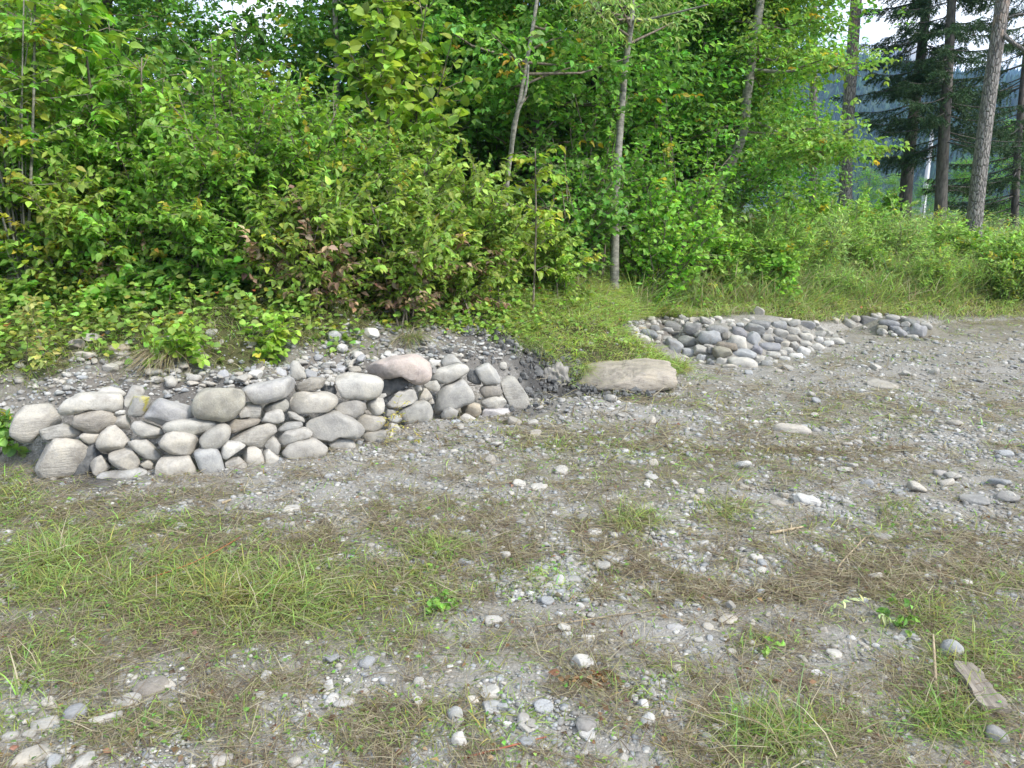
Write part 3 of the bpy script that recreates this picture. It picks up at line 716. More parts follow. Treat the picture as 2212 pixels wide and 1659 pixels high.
('C','triangular pale stone on the ground below the ridged grey stone',PALE,.72,3,-.04,'S',[(665,1410),(760,1340),(850,1278),(920,1283),(1020,1360),(1105,1430),(1060,1540),(900,1580),(740,1550)]),
('C','low broad pale boulder with a stained top sunk in the gravel',(.44,.42,.38),.72,2,-.04,'S',[(-5,1530),(60,1430),(180,1360),(350,1343),(490,1333),(580,1380),(650,1440),(710,1540),(500,1610),(250,1680),(60,1680)]),
('C','warm grey stone with a curled mark right of the ridged grey stone',WARM,.75,1,.02,'S',[(1065,1060),(1200,998),(1350,1008),(1480,1038),(1502,1090),(1432,1182),(1330,1233),(1200,1233),(1125,1160)]),
('C','low pale stone behind the small red stemmed twig',WARM,.75,2,.0,'S',[(1158,1300),(1230,1238),(1400,1226),(1560,1236),(1645,1310),(1520,1385),(1350,1440),(1170,1430)]),
('C','pale hump half buried in gravel right of the twig',(.41,.40,.37),.8,1,-.04,'S',[(1440,1400),(1560,1338),(1665,1390),(1690,1490),(1540,1530),(1450,1490)]),
('C','notched pale slab below the dark clay patch',PALE,.72,3,0,'S',[(1488,810),(1560,760),(1650,650),(1760,660),(1830,618),(1930,650),(1962,760),(1900,812),(1780,862),(1680,887),(1540,892),(1492,856)]),
('C','big rounded grey block under the notched slab',(.40,.40,.375),.7,1,-.01,'S',[(1662,960),(1760,868),(1880,818),(2060,806),(2150,858),(2198,950),(2172,1062),(2100,1105),(1950,1090),(1780,1120),(1715,1040)]),
('C','small dim block set back between the rounded cube and the big grey block',(.33,.325,.30),.72,1,.08,'S',[(1485,898),(1640,918),(1655,1000),(1560,1025),(1470,1015)]),
('C','small bluish knob left of the big rounded grey block',BLUE,.8,2,-.03,'S',[(1525,1050),(1600,978),(1700,1008),(1745,1080),(1650,1115),(1550,1095)]),
('C','small pale dome above the twig at the foot of the wall',PALE,.82,1,-.02,'S',[(1505,1170),(1570,1108),(1660,1128),(1712,1200),(1705,1290),(1600,1290),(1515,1240)]),
('C','wide pale stone half buried below the big rounded grey block',(.41,.40,.375),.75,2,-.04,'S',[(1735,1160),(1850,1108),(2050,1088),(2150,1128),(2240,1200),(2270,1310),(2000,1320),(1750,1320)]),
('C','small flat grey pebble beside the left end of the wrinkled loaf',GREY,.85,0,.0,'S',[(648,485),(690,455),(750,450),(785,480),(740,512),(675,517)]),
('C','small white chip under the flat grey pebble',WHITE,.8,2,.0,'S',[(612,540),(645,508),(685,520),(690,572),(640,575)]),
('C','small bluish white chip touching the wrinkled loaf',(.50,.51,.53),.8,2,.0,'S',[(692,530),(740,512),(768,545),(745,577),(698,575)]),
('C','tiny white pebble below the brown grained stone',WHITE,.88,0,-.02,'S',[(498,645),(520,628),(550,630),(562,650),(535,665),(505,662)]),
('C','small white bar shaped stone at the lower left of the dark clay',WHITE,.75,1,-.02,'S',[(1390,740),(1430,695),(1500,690),(1515,725),(1460,755)]),
('C','dark gap stone between the triangular stone and the low broad boulder',DARK,.8,2,.05,'S',[(530,1360),(600,1330),(700,1380),(720,1440),(640,1460),(570,1410)]),
('D','long pale stone tilted up to the right on the top course beside the pink slab',PALE,.74,1,-.01,'S',[(676,470),(700,370),(760,335),(900,308),(1050,268),(1170,278),(1228,330),(1192,402),(1060,492),(900,543),(800,533),(688,507)]),
('D','pyramid shaped grey stone behind the tilted pale stone on the wall top',(.40,.40,.385),.75,3,.12,'S',[(765,320),(850,190),(920,126),(1000,128),(1080,210),(1135,270),(1060,330),(850,350)]),
('D','pale boulder like a leaning cube near the right end of the wall top',(.455,.455,.445),.62,3,0,'S',[(1285,300),(1400,280),(1530,242),(1592,280),(1642,420),(1684,510),(1640,552),(1500,548),(1400,584),(1358,510),(1335,400)]),
('D','dark brown oval stone under the leaning cube boulder',(.27,.245,.215),.82,0,0,'S',[(1372,630),(1430,580),(1560,553),(1660,578),(1708,640),(1692,712),(1560,742),(1440,742),(1388,702)]),
('D','pale oval stone with fine lines under the dark brown oval',PALE,.82,1,0,'L2',[(1395,800),(1450,738),(1600,713),(1700,728),(1768,820),(1742,892),(1620,907),(1480,892),(1408,852)]),
('D','large rough slab leaning on the right end of the wall',(.40,.39,.36),.68,3,0,'L',[(1668,450),(1720,418),(1860,438),(1960,528),(2052,650),(2084,800),(2108,890),(2060,930),(1900,985),(1800,920),(1757,780),(1698,640),(1688,540)]),
('D','large whitish block tilted down to the left in the right half of the wall',(.48,.475,.455),.66,2,-.01,'S',[(790,640),(860,578),(1000,538),(1130,478),(1230,467),(1292,540),(1352,620),(1388,720),(1300,792),(1180,832),(1070,872),(1000,905),(850,955),(740,1012),(728,930),(758,820),(770,700)]),
('D','small pointed grey stone above the left shoulder of the tilted whitish block',GREY,.72,3,-.03,'S',[(558,580),(580,523),(760,508),(800,570),(852,620),(780,657),(680,647)]),
('D','small rounded block with a tan corner right of the notched slab',WARM,.7,2,0,'S',[(486,690),(560,620),(640,618),(702,690),(712,740),(620,792),(497,802)]),
('D','small grey cap stone between the pebbles and the rounded tan cornered block',GREY,.78,2,0,'S',[(415,590),(470,543),(530,590),(560,640),(480,668)]),
('D','bluish grey boulder with a mottled top at the foot of the tilted whitish block',(.37,.375,.375),.78,1,-.04,'S',[(816,1000),(860,930),(960,868),(1060,878),(1094,950),(1062,1032),(980,1080),(850,1075)]),
('D','tan stone with an orange tint and a cleft at the foot',TAN,.75,2,0,'S',[(1092,900),(1160,838),(1280,818),(1380,850),(1402,960),(1335,1030),(1220,975),(1115,965)]),
('D','pale triangular base stone below the tan cleft stone',PALE,.75,2,-.04,'S',[(1030,1060),(1130,968),(1260,998),(1375,1080),(1260,1130),(1100,1160)]),
('D','white and lilac flat slab lying at the right end of the foot',(.60,.58,.60),.72,2,-.02,'S',[(1395,975),(1420,908),(1600,903),(1800,913),(1905,968),(1700,1000),(1500,1070),(1400,1095)]),
('D','long low grey stone in the gravel left of the triangular base stone',PALE,.78,1,-.04,'S',[(640,1090),(760,1063),(950,1088),(1065,1130),(900,1195),(760,1225)]),
('D','mottled brown pebble on the right edge of the dark clay under the pink slab',(.30,.285,.27),.8,3,-.03,'S',[(323,550),(370,508),(417,550),(402,602),(350,602)]),
('D','tiny white pebble left of the mottled brown pebble',WHITE,.9,0,-.03,'S',[(298,597),(325,578),(347,598),(325,620)]),
('D','white stone behind the right end of the pink slab',WHITE,.75,2,.1,'S',[(650,200),(780,208),(803,240),(720,320),(680,370),(640,330)]),
('D','small grey stone squeezed between the pink slab and the tilted pale stone',(.36,.36,.38),.78,2,.0,'S',[(685,350),(730,305),(765,330),(735,400),(690,430)]),
('D','small pale stone under the rounded tan cornered block',WARM,.8,2,.05,'S',[(630,800),(700,758),(725,830),(690,850),(650,850)]),
]
MATS = {'S': M_STONE, 'L': M_LAYER, 'Y': M_LICHEN}
M_HALF = stone_mat('grained_stone', .4); MATS['L2'] = M_HALF
for k, (c, label, col, boxy, cuts, back, mk, pts) in enumerate(WALL):
    px = crop_pts(c, pts)
    cx, cy = np.mean([p[0] for p in px]), np.mean([p[1] for p in px])
    C = wall_hit(cx, cy)
    C[1] += .04 + back * .8
    col = tuple(.68 * c_ + .32 * p_ for c_, p_ in zip(col, PALE))
    px = [(cx + (x - cx) * 1.045, cy + (y - cy) * 1.045) for x, y in px]
    d0 = np.hypot(C[0], C[1])
    traced_stone('wall_stone', px, C, label, 'stone', col, 'stones of the dry stone wall', boxy * .93, cuts + 3, .78, MATS[mk], 4, k, smooth=5)

# damp clay pressed into the gaps
def clay_mat():
    m, ns, ls, out = new_mat('damp_clay')
    tc = ns.new('ShaderNodeTexCoord')
    n = node(ns, 'ShaderNodeTexNoise', Scale=22.0, Detail=6, Roughness=.7); ls.new(tc.outputs['Object'], n.inputs['Vector'])
    c = ramp(ns, ls, n.outputs['Fac'], [(.35, (.075, .078, .08)), (.65, (.16, .16, .158))])
    p = node(ns, 'ShaderNodeBsdfPrincipled', Roughness=.75); ls.new(c, p.inputs['Base Color'])
    b = node(ns, 'ShaderNodeBump', Strength=.6, Distance=.02); ls.new(n.outputs['Fac'], b.inputs['Height']); ls.new(b.outputs[0], p.inputs['Normal'])
    ls.new(p.outputs[0], out.inputs['Surface']); return m
M_CLAY = clay_mat()
CLAY = [
('C','smooth dark grey clay filling the hollow under the pinkish slab',[(1430,560),(1470,470),(1720,440),(1830,520),(1830,620),(1640,680),(1500,760),(1420,720)],.05,.01),
('C','dark grey clay packed between the brown grained stone and the wrinkled loaf',[(560,600),(620,560),(760,560),(800,680),(740,730),(600,690),(540,660)],.05,.01),
('D','dark clay left of the leaning cube boulder',[(1190,420),(1250,330),(1330,370),(1400,520),(1390,600),(1310,560),(1200,500)],.04,.01),
('A','crumbly wet clay slumped beside the big fissured corner boulder',[(640,1480),(740,1280),(860,1150),(980,1060),(1080,1160),(1210,1240),(1230,1400),(1060,1500),(900,1600),(700,1590)],.02,.09),
]
for k, (c, label, pts, back, rough) in enumerate(CLAY):
    px = crop_pts(c, pts); C = wall_hit(np.mean([p[0] for p in px]), np.mean([p[1] for p in px])); C[1] += .05 + back
    traced_stone('clay_fill', px, C, label, 'clay', (1, 1, 1), 'clay in the joints of the wall', .8, 1, .35, M_CLAY, 5, 300 + k, rough=rough)

# ------------------------------------------------------------------ the two stone heaps farther right
HEAP = [  # crop, x, y, rx, ry, turn, colour, material, label (None: one of the small fill stones)
('E',660,640,130,105,20,BLUE,'S','rounded blue grey boulder at the lower left corner of the big heap, beside the grass'),
('E',870,565,140,78,8,(.27,.28,.265),'S','dark grey oval boulder resting over a black gap in the big heap'),
('E',1190,520,178,98,5,BLUE,'S','large pale blue grey boulder with flat top in the big heap'),
('E',880,740,105,72,20,BLUE,'S','pale grey boulder under the dark oval one at the left front of the big heap'),
('E',1050,700,108,80,20,GREY,'S','grey rounded boulder left of the olive one at the front of the big heap'),
('E',1070,815,78,62,10,BLUE,'S','small grey block below two rounded boulders at the left front of the big heap'),
('E',1365,730,148,82,10,OLIVE,'S','olive oval boulder at the front of the big heap'),
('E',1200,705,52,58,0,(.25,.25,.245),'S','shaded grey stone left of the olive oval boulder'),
('E',1680,745,182,66,3,BLUE,'S','long pale bar shaped stone right of the olive boulder'),
('E',1595,590,148,98,10,PALE,'S','big pale rounded boulder with a dark pit in the middle of the big heap'),
('E',1450,638,172,52,5,BROWN,'L','rough brownish slab leaning on the pitted boulder'),
('E',1605,440,118,78,8,(.30,.30,.32),'L2','grey wedge on top of the pitted boulder'),
('E',1815,530,106,102,30,BLUE,'S','smooth round grey boulder right of the pitted one'),
('E',1175,635,82,26,5,GREY,'S','flat pale stone like a lid above the grey rounded boulder at the heap front'),
('E',1665,890,205,82,5,PALE,'S','big pale bottom boulder at the front corner of the big heap'),
('E',1365,865,98,60,0,GREY,'S','grey stone left of the big pale bottom boulder'),
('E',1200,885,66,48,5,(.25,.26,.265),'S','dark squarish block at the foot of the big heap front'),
('E',1865,700,78,66,40,(.31,.31,.34),'S','bluish stone tilted down to the right beside the long bar'),
('E',1885,830,92,56,-5,GREY,'S','grey knob with a dark spot right of the big pale bottom boulder'),
('E',2050,640,158,72,3,(.33,.335,.355),'S','wide bluish grey boulder in the right half of the big heap'),
('E',1840,390,152,76,15,(.34,.35,.35),'L','long striped stone sloping down to the right in the big heap'),
('E',305,455,126,66,8,(.25,.27,.28),'S','dark bluish block at the far left of the big heap'),
('E',250,530,72,52,10,PALE,'S','pale cobble below the dark bluish block'),
('E',330,560,62,42,10,PALE,'S',None),('E',440,530,62,36,0,WARM,'S',None),
('E',650,355,118,72,10,(.31,.31,.30),'L2','broad grey stone on the top left of the big heap'),
('E',960,390,155,82,0,(.32,.32,.315),'L2','broad dull grey boulder on the top of the big heap'),
('E',1290,400,155,68,3,(.33,.33,.325),'S','flat topped grey boulder behind the large pale blue grey one'),
('E',1140,280,108,46,25,PALE,'L2','pale oblong stone tilted right at the back of the big heap'),
('E',340,235,62,34,0,PALE,'S','white oval cobble at the back left corner of the big heap'),
('E',400,375,72,42,0,(.28,.285,.285),'S','grey cobble behind the dark bluish block'),
('E',1890,165,80,98,10,(.42,.40,.36),'S','upright pale stone at the grass edge behind the big heap'),
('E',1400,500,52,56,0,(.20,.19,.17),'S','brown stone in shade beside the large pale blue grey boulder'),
('E',1480,930,122,32,5,WARM,'S','flat base stone half buried before the big heap'),
('E',820,790,82,24,8,WARM,'S','flat pale stone in the grass edge below the blue grey boulder'),
('E',1020,460,62,42,-35,(.43,.43,.40),'S','pale flat slab tilted up on the big heap'),
('E',1990,900,98,58,-5,(.40,.41,.41),'S','pale stone at the right foot of the front corner of the big heap'),
('E',580,530,62,42,0,GREY,'S',None),('E',550,580,57,31,0,PALE,'S',None),('E',700,450,77,29,5,(.28,.28,.26),'L2',None),('E',830,435,62,36,10,GREY,'S',None),
('E',370,290,57,36,-10,PALE,'S',None),('E',965,265,66,46,0,WARM,'S',None),('E',790,220,46,36,10,PALE,'S',None),('E',850,265,52,36,20,GREY,'S',None),('E',790,310,36,50,0,PALE,'S',None),
('E',1305,250,72,46,10,PALE,'S',None),('E',1370,290,46,40,0,PALE,'S',None),('E',1220,260,46,31,20,PALE,'S',None),('E',1470,280,76,36,5,PALE,'S',None),('E',1560,260,46,31,0,GREY,'S',None),
('E',1700,265,56,31,5,PALE,'S',None),('E',1790,240,46,29,0,GREY,'S',None),('E',1065,870,46,36,30,PALE,'S',None),('E',540,285,46,26,0,PALE,'S',None),('E',640,250,36,28,0,PALE,'S',None),
('E',560,230,40,38,0,GREY,'S',None),('E',460,280,36,26,20,PALE,'S',None),('E',300,330,36,31,0,PALE,'S',None),('E',130,410,56,41,20,PALE,'S',None),('E',120,475,51,36,0,PALE,'S',None),
('E',180,350,26,19,0,PALE,'S',None),('E',650,175,23,20,0,PALE,'S',None),('E',740,185,23,17,0,WHITE,'S',None),('E',470,440,56,26,0,PALE,'S',None),('E',460,490,38,21,0,PALE,'S',None),
('E',440,575,41,19,0,PALE,'S',None),('E',1140,345,52,23,15,PALE,'S',None),('E',700,265,41,29,0,GREY,'S',None),('E',420,320,41,23,0,PALE,'S',None),('E',820,470,31,20,0,WHITE,'S',None),
('E',210,380,60,20,0,TAN,'S',None),('E',900,310,60,25,5,PALE,'S',None),('E',1500,340,60,40,0,PALE,'S',None),('E',1620,330,60,36,0,BLUE,'S',None),('E',590,400,70,35,5,GREY,'S',None),
('F',545,410,78,48,10,PALE,'S','pale cobble under the long dark slab on the top right of the big heap'),
('F',690,545,88,44,8,(.26,.265,.27),'L2','dark lens shaped stone in the middle right of the big heap'),
('F',540,510,122,57,0,GREY,'S','pale grey boulder left of the dark lens shaped stone'),
('F',900,520,122,52,3,(.37,.35,.315),'S','tan grey block in a row on the right face of the big heap'),
('F',1115,510,112,62,3,PALE,'S','pale squared block right of the tan grey block'),
('F',910,430,98,62,20,GREY,'S','grey stone tilted right above the tan grey block'),
('F',740,450,102,62,15,GREY,'S','grey rounded stone above the dark lens shaped one'),
('F',440,325,192,62,5,(.28,.285,.29),'L2','long dark slab on the top of the big heap'),
('F',690,330,132,68,5,(.32,.33,.34),'S','grey slab right of the long dark slab on the heap top'),
('F',910,312,105,52,-15,GREY,'S','slanting grey stone on the heap top left of the corner block'),
('F',1090,332,142,64,2,(.33,.335,.345),'S','big corner block with a dark left end at the right of the heap top'),
('F',1235,312,54,47,0,PALE,'S','pale end stone against the big corner block'),
('F',1280,387,84,37,0,GREY,'S','flat pale stone below the big corner block'),
('F',1300,467,88,52,0,GREY,'S','rounded grey stone on the lower right face of the big heap'),
('F',1430,472,78,52,10,GREY,'S','pale wedge at the right end of the big heap'),
('F',1290,552,57,51,0,WHITE,'S','round whitish stone at the lower right of the big heap'),
('F',1540,562,112,47,5,PALE,'S','long flat pale slab at the far right foot of the big heap'),
('F',1420,602,82,47,0,WHITE,'S','white stone at the right foot of the big heap'),
('F',1240,652,112,57,0,PALE,'S','wide pale stone at the foot right of the block row'),
('F',1080,600,102,47,0,GREY,'S','grey flat stone below the pale squared block'),
('F',925,645,72,76,0,GREY,'S','upright grey block with flat faces near the heap foot'),
('F',800,612,72,52,0,WARM,'S','pale brownish stone below the tan grey block'),
('F',835,702,77,47,10,PALE,'S','pale pointed stone left of the upright grey block foot'),
('F',755,737,72,47,10,GREY,'S','rounded stone below the wide bluish grey boulder'),
('F',620,765,112,57,5,PALE,'S','white streaked stone at the foot below the wide bluish boulder'),
('F',1060,722,98,77,10,WHITE,'S','big whitish stone at the heap foot right of the upright block'),
('F',950,785,102,51,0,WHITE,'S','whitish boulder half sunk in gravel at the heap foot'),
('F',800,827,82,42,10,WHITE,'S','white slab sunk in gravel left of the half sunk whitish boulder'),
('F',1160,692,62,42,20,PALE,'S',None),('F',820,262,92,32,0,PALE,'S',None),('F',1390,535,72,21,0,GREY,'S',None),('F',1520,490,52,36,0,GREY,'S',None),('F',655,872,52,41,0,PALE,'S',None),
('F',960,385,42,26,0,GREY,'S',None),('F',1100,440,62,26,0,GREY,'S',None),('F',560,830,60,40,0,GREY,'S',None),
('G',440,320,97,67,0,(.43,.41,.37),'S','pale cream boulder at the left end of the small heap'),
('G',690,385,202,97,8,(.26,.265,.27),'L','dark striped boulder on the small heap'),
('G',860,290,122,52,20,GREY,'S','grey stone sloping right on top of the small heap'),
('G',880,250,72,42,0,PALE,'S','pale cobble at the very top of the small heap'),
('G',1050,245,62,34,0,(.24,.245,.25),'S','dark cobble at the back top of the small heap'),
('G',1170,312,142,67,10,GREY,'S','wide smooth grey boulder at the back of the small heap'),
('G',1110,412,212,62,7,(.32,.325,.34),'S','long grey slab across the middle of the small heap'),
('G',980,502,112,57,5,OLIVE,'S','olive oval stone under the striped boulder'),
('G',960,582,102,62,20,GREY,'S','grey stone at the front foot of the small heap'),
('G',1370,332,82,52,10,GREY,'S','grey cobble at the back right of the small heap'),
('G',1490,382,132,67,8,(.29,.30,.28),'S','dark greenish boulder on the right of the small heap'),
('G',1400,432,97,52,-5,GREY,'S','pointed grey stone left of the dark greenish boulder'),
('G',1200,512,112,57,0,(.31,.315,.335),'S','round grey stone under the long slab'),
('G',1330,602,122,72,35,(.35,.355,.37),'S','smooth stone sloping steeply right at the small heap front'),
('G',1430,532,82,47,0,(.29,.30,.30),'S','small dark dome left of the largest smooth boulder'),
('G',1540,672,122,47,5,GREY,'S','flat grey stone at the lowest front of the small heap'),
('G',1650,552,168,128,15,(.36,.365,.375),'S','largest smooth grey boulder at the right of the small heap'),
('G',1820,452,112,57,25,GREY,'S','flat grey stone behind the largest smooth boulder'),
('G',1640,392,52,42,0,(.27,.27,.28),'S','small dark stone right of the greenish boulder'),
('G',1190,642,62,47,10,WHITE,'S','white cobble at the front foot of the small heap'),
('G',1120,582,62,32,0,PALE,'S',None),('G',1480,592,72,32,0,PALE,'S',None),('G',620,492,47,32,0,PALE,'S',None),
('G',60,352,72,52,20,WARM,'S','pale stone in the grass between the two heaps'),
('G',320,412,122,82,20,(.36,.36,.34),'S','half buried mottled boulder left of the small heap'),
]
r_ = np.random.default_rng(5)
for k, (c, x, y, rx, ry, turn, col, mk, label) in enumerate(HEAP):
    ox, oy, s = CROP[c]
    a = np.linspace(0, 2 * math.pi, 14, endpoint=False)
    wob = 1.1 + r_.normal(0, .085, 14)
    sq = (np.abs(np.cos(a)) ** 3.0 + np.abs(np.sin(a)) ** 3.0) ** (-1 / 3.0)
    ex, ey = rx * np.cos(a) * wob * sq * .97, ry * np.sin(a) * wob * sq * .97
    t = math.radians(turn)
    pts = list(zip(x + ex * math.cos(t) - ey * math.sin(t), y + ex * math.sin(t) + ey * math.cos(t)))
    px = crop_pts(c, pts)
    (cx, cy), = crop_pts(c, [(x, y)])
    H = ground_hit(cx, cy)
    size = .553 * math.sqrt(rx * ry) / s * np.hypot(H[0], H[1]) / FPX
    d = ray(cx, cy); d /= np.linalg.norm(d)
    C = H - d * size * .75
    which = 'small stone heap' if c == 'G' else 'big stone heap'
    lab = label or ('small rounded cobble filling gaps of the ' + ('small heap beside the gravel' if c == 'G' else 'big stone heap behind the flat boulder'))
    traced_stone('heap_stone', px, C, lab, 'stone', col, 'stones of the ' + which if label else 'small fill cobbles of the ' + which, .72, int(r_.integers(2, 7)), .85, MATS[mk], 4, 500 + k, rough=.024)

# ------------------------------------------------------------------ loose stones: those the photo shows large, each by itself
LOOSE = [ # px, py (middle), rx, ry (in the 2212 picture), colour, facets, label
(2055,1405,20,20,(.40,.41,.41),0,'round smooth grey cobble above the weathered board'),
(1742,1079,30,16,WHITE,3,'pale pointed stone lying alone in the middle of the gravel'),
(1258,1433,25,20,PALE,2,'smooth pale stone sitting in brown dead leaves'),
(741,1514,26,17,(.45,.44,.42),3,'flat angular pale stone at the bottom left centre'),
(1270,1565,26,19,(.40,.385,.36),2,'pale brown rounded block near the bottom edge'),
(1572,1337,22,12,WARM,3,'warm grey broken stone in front of a darker upright one'),
(1578,1312,12,14,(.30,.29,.265),2,'small dark brownish stone standing behind the warm broken one'),
(1218,1357,15,11,PALE,2,'pale cobble paired with an oval white one'),
(1225,1372,12,9,WHITE,0,'oval white cobble leaning on a pale one'),
(1270,1377,16,10,PALE,2,'tan white cobble right of the white pair'),
(1286,1148,19,9,WHITE,1,'flat white cobble beside a smaller flat one in the straw'),
(1330,1155,13,7,PALE,0,'small flat pale cobble right of the flat white one'),
(1131,1554,14,13,WHITE,0,'white egg shaped pebble near the bottom centre'),
(1059,1496,22,17,PALE,1,'rounded pale cobble resting on two grey ones'),
(1058,1525,24,16,(.38,.39,.39),2,'grey angular cobble under the rounded pale one'),
(1022,1511,17,10,PALE,1,'flat pale pebble left of the cobble pair'),
(983,1545,17,18,(.40,.41,.40),2,'grey cobble left of the white egg pebble'),
(992,1600,17,17,PALE,2,'angular pale stone at the bottom below the grey cobble'),
(475,1640,27,18,(.44,.42,.39),2,'pale round stone cut by the bottom edge'),
(165,1541,22,17,(.36,.37,.385),2,'blue grey pyramid stone in dry grass at the lower left'),
(98,1562,26,14,PALE,1,'flat pale stone in dry grass left of the blue grey pyramid'),
(225,1552,32,13,PALE,1,'long flat pale stone right of the blue grey pyramid'),
(330,1482,38,17,(.36,.33,.29),1,'broad brownish stone sunk in dry grass at the lower left'),
(275,1512,26,14,PALE,1,'pale stone beside the broad brownish one'),
(60,1635,40,12,WARM,1,'wide flat stone at the bottom left corner'),
(180,1645,30,14,PALE,2,'pale angular stone at the bottom edge left'),
(905,1475,13,12,PALE,0,'round pale pebble in gravel right of the straw'),
(1762,1453,12,8,WHITE,1,'small white oval pebble in the straw right of centre'),
(1846,1500,13,8,WHITE,2,'small white angular pebble in the straw near the board'),
(1390,1522,11,11,WHITE,3,'small white triangular pebble right of the brown block'),
(1525,1592,11,9,(.33,.34,.33),0,'small grey round pebble near the bottom'),
(1800,1410,16,9,PALE,2,'pale broken pebble left of the round grey cobble'),
(1965,1372,18,9,(.42,.43,.43),2,'pale flat stone in the bare patch'),
(2152,1592,20,18,(.38,.38,.37),1,'grey stone below the end of the board'),
(1850,955,14,6,PALE,1,'flat pale stone on the gravel plain'),
(1907,829,32,12,(.43,.41,.37),2,'low pale hump of stone on the gravel in front of the heaps'),
(2030,1023,14,9,(.37,.36,.35),1,'greyish dome on the gravel at the right'),
(2108,1080,34,10,(.43,.43,.42),3,'long flat pale slab in gravel at the right edge'),
(2172,1072,24,11,(.42,.41,.39),2,'pale slab at the right edge beside the long flat one'),
(1628,912,10,6,WHITE,0,'small white round cobble alone in the straw'),
(1825,1015,17,8,PALE,1,'pale cobble on the gravel plain right of centre'),
(1500,1075,10,7,WARM,1,'small tan dome in dry grass'),
(720,727,18,14,(.45,.47,.49),2,'bluish white angular stone on the bank above the wall'),
(800,720,20,14,WHITE,3,'white stone half hidden in grass on the bank'),
(738,752,14,10,WHITE,3,'small white blocky stone at the foot of the bank above the rubble'),
(258,753,22,11,(.40,.35,.28),1,'tan flat stone on the bank left of the hanging grass'),
(163,745,18,12,(.40,.36,.33),1,'brownish rounded stone on the left bank'),
(195,728,17,9,PALE,2,'pale rough stone above the brownish one on the left bank'),
(88,723,15,7,PALE,2,'pale pointed stone at the far left on the bank'),
(188,765,22,10,WARM,1,'low stone half hidden in the left bank'),
(240,795,15,10,PALE,2,'pale stone above the long bar of the wall'),
(255,765,25,6,PALE,1,'flat pale stone below the tan flat one'),
(1085,790,12,9,PALE,2,'pale pebble in the dug face right of the wall'),
(1165,1050,22,9,PALE,2,'flat whitish stone lying in front of the wall in the gravel'),
(628,1098,22,8,PALE,1,'flat white stone in straw in front of the wall'),
(713,1028,13,7,BLUE,2,'bluish pebble in front of the wall foot'),
(1125,1128,12,9,(.38,.38,.38),3,'grey broken cobble in straw in front of the wall'),
(1710,930,40,6,WARM,0,'thin flat stone lying flush in the gravel plain'),
(632,1134,9,8,(.40,.38,.35),1,'small grey cube in the straw at left centre'),
(860,1268,11,7,PALE,2,'pale pebble at the right edge of the green grass'),
(1905,1160,22,8,(.34,.33,.31),1,'low grey stone between grass and gravel at the right'),
(1240,1250,16,9,(.36,.36,.35),1,'half sunk grey stone in the middle gravel'),
(1315,1205,18,10,(.38,.385,.38),2,'grey cobble with a chipped edge in the middle gravel'),
(1460,1353,20,9,(.43,.43,.43),2,'flat pale pebble left of the warm broken stone'),
(1450,1152,12,8,PALE,1,'pale cobble behind the flat white ones'),
(1660,1128,8,6,WHITE,2,'small white pebble beside the bent twig'),
(1770,1190,10,7,(.42,.44,.45),0,'smooth bluish pebble right of the bent twig'),
]
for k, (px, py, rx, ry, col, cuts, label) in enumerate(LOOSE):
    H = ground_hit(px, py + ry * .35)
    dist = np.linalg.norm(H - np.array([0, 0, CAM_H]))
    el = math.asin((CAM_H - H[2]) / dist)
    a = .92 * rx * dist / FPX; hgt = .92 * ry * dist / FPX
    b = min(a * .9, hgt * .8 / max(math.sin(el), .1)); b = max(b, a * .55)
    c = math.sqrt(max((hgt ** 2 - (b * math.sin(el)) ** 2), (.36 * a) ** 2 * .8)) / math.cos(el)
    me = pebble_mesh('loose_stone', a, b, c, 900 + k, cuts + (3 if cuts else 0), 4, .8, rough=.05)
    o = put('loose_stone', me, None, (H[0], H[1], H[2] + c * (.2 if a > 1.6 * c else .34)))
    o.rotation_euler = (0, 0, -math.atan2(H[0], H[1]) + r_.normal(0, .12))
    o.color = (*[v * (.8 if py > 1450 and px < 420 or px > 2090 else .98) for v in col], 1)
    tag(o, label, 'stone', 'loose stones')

# the rest of the loose stones: copies of a few shapes, scattered where the gravel is bare
PEB = [pebble_mesh('pebble', 1, r_.uniform(.65, .95), r_.uniform(.4, .7), 1500 + q, int(r_.integers(3, 8)), 3, r_.uniform(.7, .95), rough=.05) for q in range(10)]
def scatter_stones(n, sampler, name, label, group, smin, smax, sink=.35, cols=(PALE, GREY, WARM, BLUE, WHITE)):
    for _ in range(n):
        x, y = sampler()
        s = smin * (smax / smin) ** (r_.random() ** 1.7)
        o = bpy.data.objects.new(name, PEB[int(r_.integers(len(PEB)))])
        COL.objects.link(o)
        o.location = (x, y, float(height(x, y)) + s * sink * .6)
        o.rotation_euler = (r_.normal(0, .25), r_.normal(0, .25), r_.uniform(0, 6.28))
        o.scale = (s, s * r_.uniform(.8, 1.1), s * r_.uniform(.75, 1.2))
        c = np.array(cols[int(r_.integers(len(cols)))]) * r_.uniform(.8, 1.15)
        o.color = (*c, 1)
        tag(o, label, 'stone', group)
def flat_sampler(px0, px1, py0, py1):
    def f():
        while True:
            p = ground_hit(r_.uniform(px0, px1), r_.uniform(py0, py1))
            g, s, b, d = masks(np.array([p[0]]), np.array([p[1]]))
            if d[0] < -.05 and r_.random() < .15 + b[0] - .4 * g[0] and heap_mounds(p[0], p[1]) < .02: return p[0], p[1]
    return f
scatter_stones(75, flat_sampler(0, 2212, 1400, 1655), 'loose_stone', 'small pale stone lying loose on the gravel in the lowest part of the foreground', 'small stones of the foreground gravel', .014, .035)
scatter_stones(80, flat_sampler(800, 2212, 1100, 1400), 'loose_stone', 'small pale stone lying loose in gravel and straw in the middle of the plain', 'small stones of the middle gravel', .016, .04)
scatter_stones(75, flat_sampler(900, 2212, 780, 1100), 'loose_stone', 'small pale stone lying on the farther gravel plain before the heaps', 'small stones of the far gravel', .03, .075)
